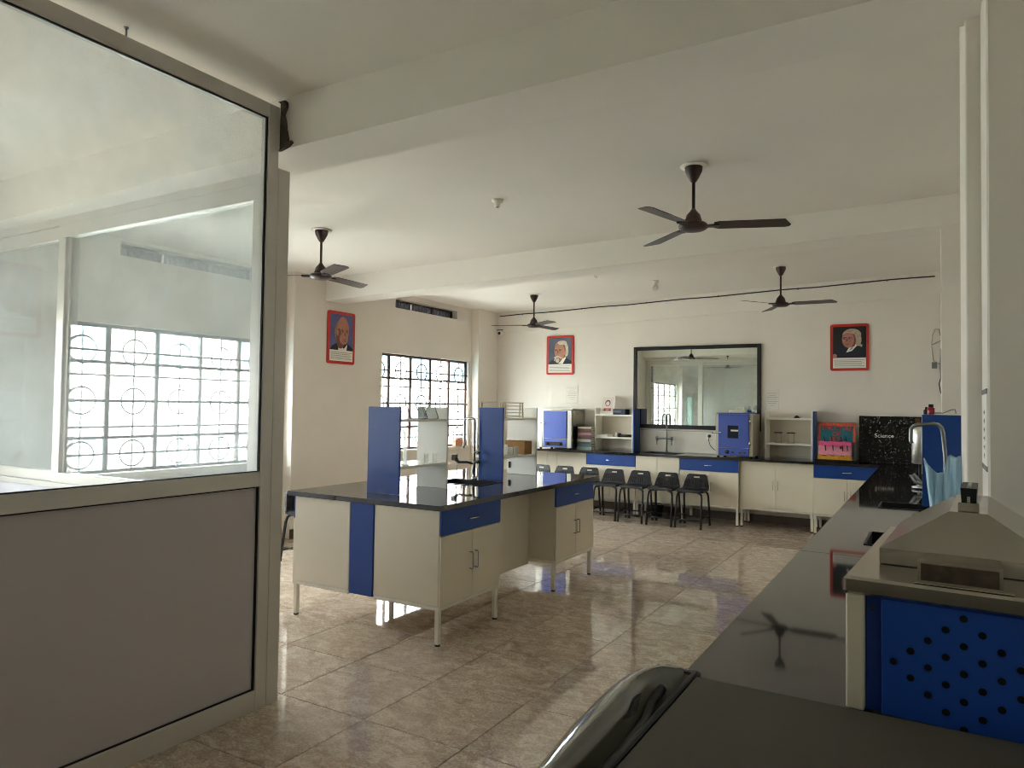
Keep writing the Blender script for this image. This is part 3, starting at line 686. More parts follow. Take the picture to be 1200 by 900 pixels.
# strip of notice on near pillar
t = thing('notice_strip', 'narrow white notice with faint print on the near wall column', 'notice', (.150, 2.80, 1.545))
MB().box(-.002, 0, -.125, .125, -.125, .125).build('sheet', PAPER, t)
pm_ = MB()
for k in range(6):
    zz = .055 - .028 * k; q = (.026, .020, .024, .030, .028, .014)[k]
    pm_.box(-.0028, -.002, -q, q, zz - .003, zz + .003); pm_.box(-.0028, -.002, -q, -q + .008, zz - .008, zz + .008)
pm_.build('print', INK, t)
for z in (-.122, .122): MB().box(-.003, 0, -.125, .125, z - .008, z + .008).build('tape', INK, t)
# CCTV + cable
t = thing('security_camera', 'small white dome security camera in the wall corner', 'camera', (-6.44, YB - .002, 2.845))
MB().lathe([(.035, 0), (.05, -.01), (.052, -.05), (.03, -.06)], (0, 0, 0), 18, axis='y').build('housing', PLASTER, t)
MB().lathe([(.026, -.058), (.022, -.078), (.008, -.086)], (0, 0, 0), 16, axis='y').build('lens', BLACKM, t)
bx('bracket', INKD, t, -.06, .05, -.06, 0, .055, .064)
t = thing('wall_cable', 'dark cable running along the end wall below the ceiling', 'cable')
p = [(-6.47, YB - .012, 2.92), (-6.47, YB - .012, 3.14)]
for k in range(15): x = -6.46 + 6.5 * k / 14; p.append((x, YB - .028, 3.142 + .0292 * (x + 6.46) + .006 * math.sin(k * 2.1)))
MB().tube(p, .0085, 6).build('run', INKD, t)
for k in range(6): x = -6.0 + 1.1 * k; bx('clip', INK, t, x - .008, x + .008, YB - .034, YB - .02, 3.142 + .0292 * (x + 6.46) - .016, 3.142 + .0292 * (x + 6.46) + .012)
# bulbs
def bulb(label, loc, lamp=True):
    t = thing('bulb_holder', label, 'light bulb', loc, 0, 'ceiling bulb holders')
    MB().lathe([(.045, 0), (.045, -.018), (.028, -.026), (.022, -.06)], n=16).build('holder', PLASTER, t)
    if not lamp:
        MB().lathe([(.012, -.0605), (.012, -.062)], n=12).build('socket_mouth', BLACKM, t); return
    MB().lathe([(.018, -.06), (.022, -.07), (.034, -.09), (.036, -.105), (.026, -.125), (.006, -.133)], n=16).build('bulb', mat('bulb_glass', rgb(225, 224, 214), .15), t)
bulb('small empty white bulb holder near the middle of the ceiling', (-2.957, 4.766, ZM(-2.957)), False)
bulb('white bulb hanging from the rear ceiling above the mirror', (-3.185, 9.17, ZB(-3.185)))
t = thing('ceiling_hook', 'bare wire hook in the rear ceiling', 'hook', (-3.679, 8.296, ZB(-3.679)))
MB().tube([(0, 0, 0), (0, 0, -.035), (.02, 0, -.05), (.035, 0, -.03)], .004, 6).build('wire', DULLCH, t)
MB().lathe([(.03, 0), (.026, -.01)], n=12).build('rose', PLASTER, t)
# socket
t = thing('wall_socket', 'white wall socket with black plug beside the windowed oven', 'socket', (-2.80, YB - .012, 1.19))
bx('plate', PLASTER, t, -.07, .07, -.012, 0, -.05, .05)
MB().lathe([(.022, -.012), (.022, -.04), (.014, -.052)], (-.015, 0, .005), 12, axis='y').build('plug', BLACKM, t)
MB().tube([(-.015, -.05, 0), (-.015, -.06, -.06), (.01, -.07, -.13), (.06, -.075, -.18), (.12, -.08, -.215)], .005, 6).build('cord', INKD, t)
# wire bracket in corner of end wall
t = thing('wire_bracket', 'grey bent wire bracket on the corner pilaster by the end wall', 'bracket', (.05, YB - .022, 2.45))
MB().tube([(-.03, 0, -.2), (-.05, -.02, .0), (-.04, -.03, .12), (-.01, -.03, .2), (.03, -.02, .2), (.045, 0, .12)], .006, 6).build('wire', DULLCH, t)
MB().tube([(-.05, -.02, .0), (.05, -.02, .05)], .006, 6).tube([(-.03, 0, -.2), (.05, 0, -.25)], .006, 6).build('stay', DULLCH, t)
MB().tube([(.05, 0, -.05), (.045, -.01, -.3), (.05, 0, -.42), (.03, -.01, -.5), (.05, 0, -.62)], .006, 6).build('cord', INKD, t)
bx('plate', INK, t, -.05, .01, -.02, 0, -.30, -.22)

# ================================================================== THINGS ON THE END WORKTOP
ZT = .931
# oven 1
t = thing('hot_air_oven', 'lavender-doored laboratory oven with flat top plate, left of the book stack', 'oven', (-5.10, 10.28, ZT))
bx('body', STEEL, t, -.32, .285, -.22, .24, .02, .615, c=.005)
bx('top_plate', mat('white_top', rgb(228, 226, 218), .35), t, -.50, .30, -.235, .25, .616, .634)
d = bx('door', BLUE_D, t, -.21, .195, -.240, -.221, .165, .595, c=.004)
MB().tube([(-.25, -.245, .40), (-.17, -.262, .405)], .012, 8).build('latch', CHROME, d)
bx('control_panel', BLUE_D, t, -.21, .195, -.232, -.221, .03, .155)
bx('recess', BLACKM, t, -.17, .13, -.236, -.232, .05, .11, c=.001)
for x in (-.13, .09): MB().lathe([(.022, -.236), (.018, -.262)], (x, 0, .08), 14, axis='y').build('knob', BLACKP, t)
for x in (-.268, .24): bx('side_strip', mat('pale_steel', rgb(176, 174, 166), .35, .8), t, x - .035, x + .035, -.226, -.219, .02, .61)
for x in (-.28, .24):
    for y in (-.18, .2): MB().lathe([(.02, 0), (.02, .02)], (x, y, 0), 10).build('foot', RUBBER, t)
# oven 2
t = thing('incubator_oven', 'blue-doored laboratory oven with small window, under the mirror corner', 'oven', (-2.33, 10.27, ZT))
bx('body', mat('oven_shell', rgb(196, 190, 172), .35, .2), t, -.27, .235, -.22, .23, .02, .60, c=.005)
bx('top_plate', BLUE_D, t, -.255, .20, -.24, .1, .601, .612)
d = bx('door', BLUE_D, t, -.228, .185, -.245, -.221, .135, .595, c=.004)
bx('window', mat('oven_glass', rgb(30, 34, 40), .08), d, -.10, .045, -.248, -.246, .265, .44, c=.002)
bx('inner_label', PAPER, d, -.055, .045, -.2505, -.2482, .36, .382, c=.0005)
MB().tube([(-.31, -.25, .335), (-.255, -.268, .34), (-.18, -.268, .335)], .012, 8).build('latch', CHROME, d)
for z in (.2, .5): MB().lathe([(.012, z - .03), (.012, z + .03)], (.195, -.235, 0), 10).build('hinge', CHROME, d)
cp = bx('control_panel', BLUE_D, t, -.228, .185, -.240, -.221, .025, .130)
MB().lathe([(.028, -.240), (.022, -.266)], (-.11, 0, .075), 16, axis='y').build('knob', BLACKP, t)
for x, q in ((-.03, .03), (.07, .045), (.13, .03)): bx('dial_mark', INKD, t, x - q / 2, x + q / 2, -.242, -.240, .06, .08, c=.0003)
for x in (-.24, .2):
    for y in (-.18, .19): MB().lathe([(.02, 0), (.02, .02)], (x, y, 0), 10).build('foot', RUBBER, t)
bx('lid_edge', PAPER, t, -.06, .06, -.20, -.05, .613, .622)
# books
bc = [rgb(200, 194, 178), rgb(120, 60, 50), rgb(80, 72, 68), rgb(150, 118, 110), rgb(110, 66, 76), rgb(76, 72, 70), rgb(168, 156, 132), rgb(60, 80, 92), rgb(84, 100, 98), rgb(126, 142, 132)]
bn = ['cream', 'dark red', 'charcoal', 'dusty pink', 'plum', 'grey', 'buff', 'slate blue', 'sage', 'pale green']
z = ZT
for k in range(9, -1, -1):
    h = (.026, .032, .03, .038, .034, .03, .04, .036, .042, .046)[k]; wd = .125 - .0015 * (9 - k) + random.uniform(-.006, .006)
    pos = {9: 'at the bottom of the stack', 0: 'on top of the stack'}.get(k, '%s in the stack' % ['', 'second', 'third', 'fourth', 'fifth', 'sixth', 'seventh', 'eighth', 'ninth', 'tenth'][k] + ' from the top')
    t = thing('book', '%s book %s beside the lavender oven' % (bn[k], pos), 'book', (-4.655 + random.uniform(-.006, .006), 10.28, z), random.uniform(-.05, .05), 'stacked books on the end worktop')
    cm = mat('cover_%d' % k, bc[k], .6)
    MB().box(-wd, wd, -.105, .10, 0, .003).box(-wd, wd, -.105, .10, h - .004, h - .001).box(-wd, wd, -.108, -.104, 0, h - .001).build('cover', cm, t)
    MB().box(-wd + .005, wd - .005, -.103, .095, .003, h - .004).build('pages', PAPER, t)
    z += h
# framed picture
t = thing('picture_frame', 'small framed picture leaning on the shelf unit top', 'picture', (-4.365, 10.36, 1.486))
fr_ = MB().hull([(x, y + .25 * z, z) for x in (-.115, .115) for y in (0, .018) for z in (0, .29)]); fr_.build('frame', PLASTER, t)
pm = [mat('pic_pale', rgb(226, 216, 206), .5), mat('pic_pink', rgb(214, 140, 132), .5), mat('pic_brown', rgb(120, 84, 72), .5)]
P = MB()
def pq(pts, mi, l): P.add([(x, .25 * z - .001 - .0005 * l, z) for x, z in pts], [list(range(len(pts)))], mi)
pq([(-.095, .02), (.095, .02), (.095, .27), (-.095, .27)], 0, 0); pq(ell(0, .175, .045, .05), 2, 1); pq(ell(0, .168, .03, .034), 0, 2); pq([(-.07, .05), (.07, .05), (.06, .10), (-.06, .10)], 1, 1)
pq(ell(-.04, .07, .018, .012), 2, 2); pq(ell(.04, .07, .018, .012), 2, 2)
P.build('print', pm, t)
t = thing('instrument_case', 'dark blue box with pale label on the left shelf unit', 'box', (-4.13, 10.36, 1.486)); bx('case', mat('navy', rgb(36, 48, 70), .4), t, -.10, .10, -.08, .1, 0, .085); bx('label_plate', INK, t, -.09, .03, -.082, -.08, .03, .06, c=.0005)
t = thing('paper_stack', 'flat stack of papers on the lower board of the left shelf unit', 'papers', (-4.41, 10.38, 1.141)); bx('sheets', PAPER, t, -.09, .10, -.1, .1, 0, .03); bx('top_sheet', mat('papers2', rgb(206, 202, 190), .7), t, -.07, .11, -.09, .1, .03, .035, c=.0005)
t = thing('microscope_part', 'small black instrument lying on the left shelf unit', 'instrument', (-4.08, 10.36, 1.141)); MB().tube([(-.05, 0, .02), (.12, 0, .022)], .02, 10).build('barrel', BLACKP, t); MB().lathe([(.03, 0), (.032, .045), (.02, .06)], (-.07, 0, 0), 12).build('head', BLACKP, t)
t = thing('plastic_bottle', 'small white bottle on the lower board of the left shelf unit', 'bottle', (-4.195, 10.33, 1.141)); MB().lathe([(.016, 0), (.016, .055), (.008, .06)], n=12).build('flask', PLASTER, t); MB().lathe([(.009, .06), (.009, .075)], n=10).build('cap', PLASTER, t)
# small stands on right shelf unit
for x, lab in ((-1.82, 'left of the two small black-topped stands on the right shelf unit'), (-1.655, 'right of the two small black-topped stands on the right shelf unit')):
    t = thing('filter_stand', lab, 'stand', (x, 10.36, 1.141), 0, 'black-topped stands on the shelf unit'); bx('plate', BLACKP, t, -.05, .05, -.05, .05, .135, .148)
    for sx in (-.035, .035): MB().tube([(sx, 0, 0), (sx, 0, .135)], .004, 6).build('leg', DULLCH, t)
    bx('base', DULLCH, t, -.045, .045, -.03, .03, 0, .006, c=.001)
t = thing('small_clamp', 'small dark clamp on top of the right shelf unit', 'clamp', (-1.585, 10.37, 1.486)); MB().hull([(x * s, y, z) for x in (-.04, .04) for y in (-.02, .02) for z, s in ((0, 1), (.035, .3))]).build('jaw', INKD, t); MB().tube([(0, 0, .02), (.06, 0, .012)], .006, 6).build('screw', DULLCH, t)
# end tap
def goose(t, pts, r, m): MB().tube(pts, r, 10).build('spout', m, t)
def arc(cx, cz, r, a0, a1, n, y=0, plane='xz'): return [(cx + r * math.cos(a0 + (a1 - a0) * k / n), y, cz + r * math.sin(a0 + (a1 - a0) * k / n)) for k in range(n + 1)]
t = thing('sink_tap', 'chrome swan-neck tap with two side levers under the mirror', 'tap', (-3.44, 10.48, ZT))
goose(t, [(0, 0, 0), (0, 0, .535)] + arc(-.035, .535, .035, 0, PI, 8) + [(-.07, 0, .41)], .011, DULLCH)
MB().lathe([(.026, 0), (.026, .01), (.016, .03)], n=14).build('flange', DULLCH, t)
MB().tube([(-.15, -.01, .20), (.08, -.01, .205)], .010, 8).build('crossbar', DULLCH, t)
for x in (-.15, .08):
    MB().lathe([(.018, .18), (.02, .225), (.012, .24)], (x, -.01, 0), 10).build('valve', DULLCH, t)
    MB().tube([(x, -.02, .215), (x - .01, -.05, .23)], .007, 6).tube([(x, -.01, .18), (x, -.015, .11)], .008, 8).build('lever', DULLCH, t)
# skin model
t = thing('skin_model', 'painted skin cross-section model on a teal lettered backboard', 'model', (-1.08, 10.22, ZT))
bx('base_board', BLACKM, t, -.24, .26, -.12, .16, 0, .03)
MB().hull([(x, y + .12 * z, z) for x in (-.215, .20) for y in (.09, .11) for z in (.03, .50)]).build('backboard', mat('teal_board', rgb(30, 120, 136), .6, vary=.15, vscale=9), t)
bo = MB()
for q in ((-.235, .22, .46, .51), (-.235, -.20, .25, .51), (.19, .22, .25, .51)): bo.hull([(x, y + .12 * z, z) for x in q[:2] for y in (.084, .094) for z in q[2:]])
bo.build('board_border', mat('orange_border', rgb(200, 96, 72), .6, vary=.25, vscale=30), t)
LET = mat('letter_red', rgb(214, 72, 50), .6)
text('lettering', 'STRUCTURE', .066, LET, t, (-.005, .128, .425), (PI / 2 - .12, 0, 0), .002)
text('lettering', 'OF', .075, LET, t, (-.01, .118, .355), (PI / 2 - .12, 0, 0), .002)
text('lettering', 'SKIN', .08, LET, t, (-.01, .110, .287), (PI / 2 - .12, 0, 0), .002)
b = MB(); N = 14
for i in range(N):
    x0, x1 = -.20 + .385 * i / N, -.20 + .385 * (i + 1) / N; h0, h1 = [.215 + .008 * math.sin(j * 1.9) for j in (i, i + 1)]
    b.hull([(x0, y, z) for y in (-.09, .06) for z in (.085, h0)] + [(x1, y, z) for y in (-.09, .06) for z in (.085, h1)])
b.build('dermis_block', mat('pink_foam', rgb(232, 150, 172), .7, vary=.12, vscale=25), t)
b = MB()
for i in range(N):
    x0, x1 = -.205 + .395 * i / N, -.205 + .395 * (i + 1) / N; h0, h1 = [.262 + .006 * math.sin(j * 1.3) for j in (i, i + 1)]; g0, g1 = [.205 + .012 * math.sin(j * 2.3) for j in (i, i + 1)]
    b.hull([(x0, y, z) for y in (-.096, .07) for z in (g0, h0)] + [(x1, y, z) for y in (-.096, .07) for z in (g1, h1)])
b.build('epidermis_layer', mat('hot_pink_foam', rgb(226, 92, 140), .7, vary=.1, vscale=25), t)
b = MB()
for i in range(N):
    x0, x1 = -.21 + .40 * i / N, -.21 + .40 * (i + 1) / N; h0, h1 = [.082 + .014 * math.sin(j * 1.7) for j in (i, i + 1)]
    b.hull([(x0, y, z) for y in (-.10, .07) for z in (.03, h0)] + [(x1, y, z) for y in (-.10, .07) for z in (.03, h1)])
b.build('fat_layer', mat('yellow_foam', rgb(206, 150, 40), .7, vary=.2, vscale=30), t)
for x, top in ((-.13, .33), (-.04, .345), (.075, .325), (.13, .34)):
    MB().tube([(x + .015, -.10, .14), (x + .012, -.10, .2), (x, -.06, .27), (x - .015, -.05, top)], [.004, .007, .006, .003], 6).build('hair_strand', BLACKM, t)
MB().lathe([(.004, -.018), (.014, 0), (.004, .026)], (.065, -.10, .185), 10).build('gland', INKD, t)
# speckled black board
def speckle():
    m = bpy.data.materials.new('speckled_black'); m.use_nodes = True; nt = m.node_tree; b = nt.nodes['Principled BSDF']
    tc = nt.nodes.new('ShaderNodeTexCoord'); v = nt.nodes.new('ShaderNodeTexVoronoi'); v.inputs['Scale'].default_value = 46; v.inputs['Randomness'].default_value = 1
    no = nt.nodes.new('ShaderNodeTexNoise'); no.inputs['Scale'].default_value = 16; no.inputs['Detail'].default_value = 6
    nt.links.new(tc.outputs['Object'], v.inputs['Vector']); nt.links.new(tc.outputs['Object'], no.inputs['Vector'])
    r1 = nt.nodes.new('ShaderNodeMapRange'); r1.inputs[1].default_value = .34; r1.inputs[2].default_value = .14
    nt.links.new(v.outputs['Distance'], r1.inputs[0])
    r2_ = nt.nodes.new('ShaderNodeMapRange'); r2_.inputs[1].default_value = .46; r2_.inputs[2].default_value = .62
    nt.links.new(no.outputs[0], r2_.inputs[0])
    mu = nt.nodes.new('ShaderNodeMath'); mu.operation = 'MULTIPLY'; nt.links.new(r1.outputs[0], mu.inputs[0]); nt.links.new(r2_.outputs[0], mu.inputs[1])
    cr = nt.nodes.new('ShaderNodeValToRGB'); cr.color_ramp.elements[0].color = rgb(20, 20, 20); cr.color_ramp.elements[1].color = rgb(190, 188, 176)
    nt.links.new(mu.outputs[0], cr.inputs[0]); nt.links.new(cr.outputs[0], b.inputs['Base Color']); b.inputs['Roughness'].default_value = .25
    return m
t = thing('speckled_board', 'black white-flecked display board leaning in the corner behind the worktop', 'board', (-.475, 10.50, ZT))
MB().hull([(x, y + .05 * z, z) for x in (-.355, .36) for y in (-.012, .006) for z in (0, .60)]).build('panel', speckle(), t)
text('lettering', 'Science', .075, PAPER, t, (-.06, .000, .345), (PI / 2 - .05, 0, 0), .001)
bx('brown_patch', mat('brown_patch', rgb(96, 66, 38), .6), t, .29, .345, .003, .022, .49, .585, c=.0005)
# black waste bin under the sink cupboard
t = thing('waste_bucket', 'small black bucket under the sink cupboard behind the stools', 'bucket', (-3.50, 10.25, 0))
MB().lathe([(.075, 0), (.09, .15), (.095, .155), (.088, .155), (.072, .01)], n=18).build('pail', BLACKP, t)
MB().tube([(-.09, 0, .15), (-.06, 0, .19), (.06, 0, .19), (.09, 0, .15)], .006, 6).build('handle', BLACKP, t)

# ================================================================== THINGS ON THE ISLAND
t = thing('island_tap', 'chrome swan-neck laboratory tap with dark levers at the island sink', 'tap', (-3.56, 5.41, ZT))
goose(t, [(0, 0, 0), (0, 0, .52)] + arc(-.028, .52, .028, 0, PI / 2, 4) + [(-.085, 0, .548)] + arc(-.085, .52, .028, PI / 2, PI, 4) + [(-.113, 0, .30), (-.118, 0, .28)], .0105, DULLCH)
MB().lathe([(.026, 0), (.026, .012), (.015, .03)], n=14).build('flange', DULLCH, t)
DKG = mat('tap_dark', rgb(52, 62, 58), .35)
for z in (.245, .16):
    MB().tube([(0, 0, z), (.05, -.02, z)], .011, 8).lathe([(.020, -.012), (.02, .012)], (.055, -.02, z), 10).build('lever', DKG, t)
MB().tube([(0, 0, .165), (.012, -.03, .13), (.006, -.035, .06)], .007, 6).build('nozzle', DULLCH, t)
a_ = MB().tube([(0, 0, .14), (-.08, 0, .15), (-.17, 0, .145), (-.20, 0, .17)], [.011, .011, .011, .02], 8).build('side_arm', BLACKP, t)
MB().hull([(x, y, z) for x in (-.235, -.195) for y in (-.02, .02) for z in (.16, .215)]).build('spray_head', BLACKP, a_)
MB().tube([(-.19, 0, .165), (-.19, 0, .05)], .004, 6).build('hose', DULLCH, a_)
# flasks
def flask(label, loc, s=1):
    t = thing('conical_flask', label, 'flask', loc, 0, 'glass flasks on the near island rack')
    prof = [(.0, .0), (.038 * s, .001), (.042 * s, .006), (.040 * s, .02), (.014 * s, .085 * s), (.0135 * s, .118 * s), (.018 * s, .122 * s)]
    vs_, n = [], 18
    MBx = MB()
    for r, h in prof:
        for k in range(n): vs_.append((r * math.cos(2 * PI * k / n), r * math.sin(2 * PI * k / n), h))
    fs_ = [(i * n + k, i * n + (k + 1) % n, (i + 1) * n + (k + 1) % n, (i + 1) * n + k) for i in range(len(prof) - 1) for k in range(n)]
    MBx.add(vs_, fs_, 0, True).build('flask_body', GLASSW, t)
for lab, x, y, s in (('conical flask above the blue panel, farthest left on the rack', -3.60, 4.23, 1.5), ('conical flask second from left above the blue panel', -3.47, 4.28, 1.5), ('largest conical flask in the middle of the near rack top', -3.42, 4.41, 1.65), ('conical flask right of the largest one on the near rack', -3.40, 4.54, 1.45), ('conical flask at the back of the near rack top', -3.54, 4.56, 1.45)):
    flask(lab, (x, y, 1.486), s)
t = thing('measuring_cylinder', 'tall white measuring cylinder on the near rack lower board', 'cylinder', (-3.42, 4.25, 1.141)); MB().lathe([(.03, 0), (.03, .006), (.016, .012), (.015, .24), (.018, .245), (.012, .24)], n=16).build('tube_body', MILK, t); MB().lathe([(.032, -.0005), (.032, .004)], n=6).build('foot', WHITE_L, t)
for lab, x, y in (('left small beaker on the near rack lower board', -3.45, 4.55), ('right small beaker on the near rack lower board', -3.42, 4.62)):
    t = thing('beaker', lab, 'beaker', (x, y, 1.141), 0, 'beakers on the near rack'); MB().lathe([(.017, 0), (.018, .07), (.0165, .07), (.0155, .003)], n=16).build('glass_wall', MILK, t)
def tube_rack(label, loc, rz, L=.28, tiers=4):
    t = thing('test_tube_stand', label, 'stand', loc, rz, 'test tube stands on the far rack'); wp = mat('ivory_plastic', rgb(222, 214, 190), .5)
    for sx in (-L / 2, L / 2):
        e = MB()
        e.hull([(sx + dx, y + dy, z) for dx in (-.006, .006) for y, z in ((-.045, 0), (-.025, .145)) for dy in (-.007, .007)])
        e.hull([(sx + dx, y + dy, z) for dx in (-.006, .006) for y, z in ((.045, 0), (.025, .145)) for dy in (-.007, .007)])
        for k in range(tiers): z = .012 + .125 * k / (tiers - 1); yy = .043 - .02 * z / .145; e.box(sx - .004, sx + .004, -yy, yy, z, z + .008)
        e.build('end_frame', wp, t)
    for k in range(tiers): z = .012 + .125 * k / (tiers - 1); bx('tier', wp, t, -L / 2 - .02, L / 2 + .02, -.02, .02, z, z + .007, c=.001)
tube_rack('ivory test tube stand above the blue panel of the far rack', (-3.49, 5.60, 1.486), .05, .22)
tube_rack('ivory test tube stand end-on at the middle of the far rack top', (-3.40, 5.78, 1.486), .9, .20, 5)
t = thing('carton', 'brown cardboard box on the far rack lower board', 'box', (-3.40, 5.94, 1.141)); cbm = mat('cardboard', rgb(150, 112, 66), .8, vary=.1, vscale=20)
bx('carton_body', cbm, t, -.11, .10, -.07, .07, 0, .125, c=.002); bx('flap', cbm, t, -.11, .10, -.071, 0, .126, .129, c=.0005); bx('tape', mat('tape', rgb(176, 140, 92), .4), t, -.01, .02, -.0715, .0, .129, .1295, c=.0001)
for k, (x, y, h, lab) in enumerate(((-3.455, 5.66, .07, 'farthest left white beaker before the cardboard box'), (-3.41, 5.70, .095, 'tallest white beaker before the cardboard box'), (-3.365, 5.72, .075, 'third white beaker before the cardboard box'), (-3.325, 5.75, .082, 'farthest right white beaker before the cardboard box'))):
    t = thing('beaker', lab, 'beaker', (x, y, 1.141), 0, 'white beakers on the far rack'); MB().lathe([(.021, 0), (.023, h), (.021, h), (.019, .004)], n=16).build('glass_wall', MILK, t)
t = thing('wash_bottle', 'slim white wash bottle with black clamp beside the far blue panel', 'bottle', (-3.41, 5.56, 1.141)); MB().lathe([(.014, 0), (.014, .20), (.006, .215), (.005, .26)], n=12).build('flask', PLASTER, t); bx('clamp', BLACKP, t, -.02, .06, -.012, .012, .155, .168)
t = thing('rack_door_latch', 'small dark latch on the far rack end board', 'latch', (-3.585, 6.081, 1.02)); bx('plate', INKD, t, -.012, .012, -.008, 0, -.03, .03)
# terracotta block on sill
t = thing('clay_block', 'orange clay block on the sill of the open window', 'block', (-6.62, 9.62, .936)); cl = mat('terracotta', rgb(206, 150, 120), .8, vary=.1, vscale=20); bx('block', cl, t, -.03, .03, -.16, .16, 0, .10); bx('ridge', cl, t, -.02, .02, -.1, .1, .10, .13)

# ================================================================== SIDE WORKTOP
# swan neck tap
t = thing('side_tap', 'large chrome swan-neck tap at the near side sink', 'tap', (.058, 4.02, ZT - .002))
goose(t, [(0, 0, 0), (-.002, 0, .45), (-.012, 0, .57)] + [(-.018, 0, .595), (-.03, 0, .608), (-.05, 0, .613), (-.115, 0, .607), (-.135, 0, .60), (-.146, 0, .585), (-.147, 0, .53), (-.142, 0, .515)], .0092, mat('grey_chrome', rgb(150, 152, 148), .42, .7))
MB().lathe([(.032, 0), (.032, .012), (.018, .04)], n=16).build('flange', DULLCH, t)
MB().tube([(0, 0, .10), (-.05, -.03, .12)], .010, 8).build('lever', DULLCH, t)
# still
t = thing('steel_still', 'polished steel cylinder of a small still behind the side tap', 'still', (-.085, 7.15, ZT))
MB().lathe([(.07, 0), (.072, .02), (.03, .03), (.018, .06)], n=20).build('base', CHROME, t)
MB().lathe([(.016, .055), (.016, .215)], n=12).build('neck', BLACKP, t)
MB().lathe([(.05, .215), (.066, .222), (.068, .51), (.055, .535), (.012, .545)], n=24).build('vessel', mat('satin_steel', rgb(232, 232, 230), .3, .75), t)
MB().lathe([(.030, .545), (.030, .56), (.012, .57)], n=14).build('cap', BLACKP, t)
MB().tube([(.0, -.03, .06), (-.05, -.06, .13), (-.075, -.06, .12), (-.04, -.07, .06), (.06, -.07, .035)], .014, 8).build('delivery_tube', DULLCH, t)
bx('tag', mat('yellow_tag', rgb(226, 208, 140), .6), t, .008, .03, -.03, -.02, .13, .21, c=.001)
# bottle on rack
t = thing('ink_bottle', 'small black and red bottle on top of the side rack', 'bottle', (-.005, 6.0, 1.579)); MB().lathe([(.022, 0), (.024, .01), (.024, .045), (.013, .055)], n=14).build('flask', mat('ink_red', rgb(150, 34, 44), .3), t); MB().lathe([(.016, .053), (.016, .075)], n=12).build('cap', BLACKP, t)
t = thing('dropper_bottle', 'tiny black bottle beside the red one on the side rack', 'bottle', (-.035, 6.06, 1.579)); MB().lathe([(.017, 0), (.018, .03), (.008, .04)], n=12).build('flask', BLACKP, t); MB().lathe([(.009, .039), (.007, .055)], n=10).build('cap', BLACKP, t)
t = thing('bent_tube', 'bent grey glass tube lying on top of the side rack', 'tube', (.07, 6.02, 1.586)); MB().tube([(-.07, 0, .006), (0, .01, .004), (.05, 0, .03), (.075, 0, .032), (.08, 0, .004)], .005, 6).build('tubing', DULLCH, t); MB().tube([(-.085, 0, .006), (-.065, 0, .006)], .009, 8).build('stopper', INK, t)
# blue cloth
t = thing('blue_sheet', 'crumpled pale blue sheet heaped behind the water bath', 'cloth', (.05, 3.40, ZT))
gx, gy = 40, 24; V = []
def ridge(u):    # outline of the heap along the worktop
    pts = [(0, .478), (.06, .462), (.2, .437), (.42, .420), (.55, .424), (.66, .488), (.75, .497), (.88, .488), (1, .492)]
    for (a0, h0), (a1, h1) in zip(pts, pts[1:]):
        if u <= a1: return h0 + (h1 - h0) * (u - a0) / (a1 - a0)
    return .49
for j in range(gy + 1):
    v = j / gy * 2 - 1
    for i in range(gx + 1):
        u = i / gx; h = ridge(u) * (1 - abs(v) ** 1.25)
        squeeze = .055 * (1 - h / .5) if u < .3 else 0
        fold = .010 * math.sin(u * 26 + 2.5 * v + 2) + .006 * math.sin(u * 47 - 7 * v) + .007 * math.sin(9 * v + 13 * u)
        V.append((-.080 + .128 * u + squeeze * (1 - u / .3), v * (.13 + .02 * math.sin(u * 9)) + fold * (1 - .4 * abs(v)), max(.002, h + .08 * fold)))
Fq = [(j * (gx + 1) + i, j * (gx + 1) + i + 1, (j + 1) * (gx + 1) + i + 1, (j + 1) * (gx + 1) + i) for j in range(gy) for i in range(gx)]
sh = MB().add(V, Fq, 0, True).build('sheet', mat('pale_blue_sheet', rgb(176, 212, 232), .55), t)
md = sh.modifiers.new('thick', 'SOLIDIFY'); md.thickness = .003

# water bath
t = thing('water_bath', 'stainless steel water bath with hip lid and blue perforated front', 'water bath', (-.162, 1.715, ZT), math.radians(-3.5))
W, Dp, Hh = .44, .80, .295
b = MB(); b.rbox(0, .036, .0, Dp, .03, Hh - .02, c=.003); b.rbox(W - .036, W, 0, Dp, .03, Hh - .02, c=.003); b.rbox(.036, W - .036, Dp - .03, Dp, .03, Hh - .02); b.rbox(.036, W - .036, .03, Dp - .03, .03, .045)
b.build('casing', CREAM, t)
BB = mat('bath_blue', rgb(30, 76, 168), .38); BBD = mat('bath_blue_shade', rgb(26, 60, 138), .4)  # second blue is a darker copy, with the recess shading in its colour
bx('side_return', BBD, t, .0365, W - .0365, .020, .032, .03, Hh - .022, c=.001)
fp = bx('front_panel', BB, t, .068, W - .068, .006, .0195, .03, Hh - .022, c=.002)
hm = MB().lathe([(.0072, -.0006), (.0072, .0004)], n=14, axis='y', smooth=False).mesh('vent_hole', mat('hole_black', rgb(8, 8, 10), .9))
cxh = .216
for r_, cnt in enumerate((1, 2, 3, 4, 5, 4, 3, 2, 1)):
    for k in range(cnt):
        link('vent_hole', hm, fp, (cxh + (k - (cnt - 1) / 2) * .0625, .006, Hh - .040 - .0275 * r_))
MB().lathe([(.005, -.002), (.004, 0)], (.050, .020, Hh - .05), 10, axis='y').build('screw', INKD, t)
MB().rbox(-.004, W + .004, -.008, Dp + .006, Hh - .0195, Hh + .018, c=.006).build('top_plate', STEEL, t)
x0, x1, y0, y1, zb_ = .045, W - .045, .175, .67, Hh + .020
lid = MB().hull([(x, y, z) for x in (x0, x1) for y in (y0, y1) for z in (zb_, zb_ + .035)] + [(x, y, zb_ + .13) for x in ((x0 + x1) / 2 - .036, (x0 + x1) / 2 + .036) for y in (y0 + .02, y1 - .06)]).build('lid', STEEL, t)
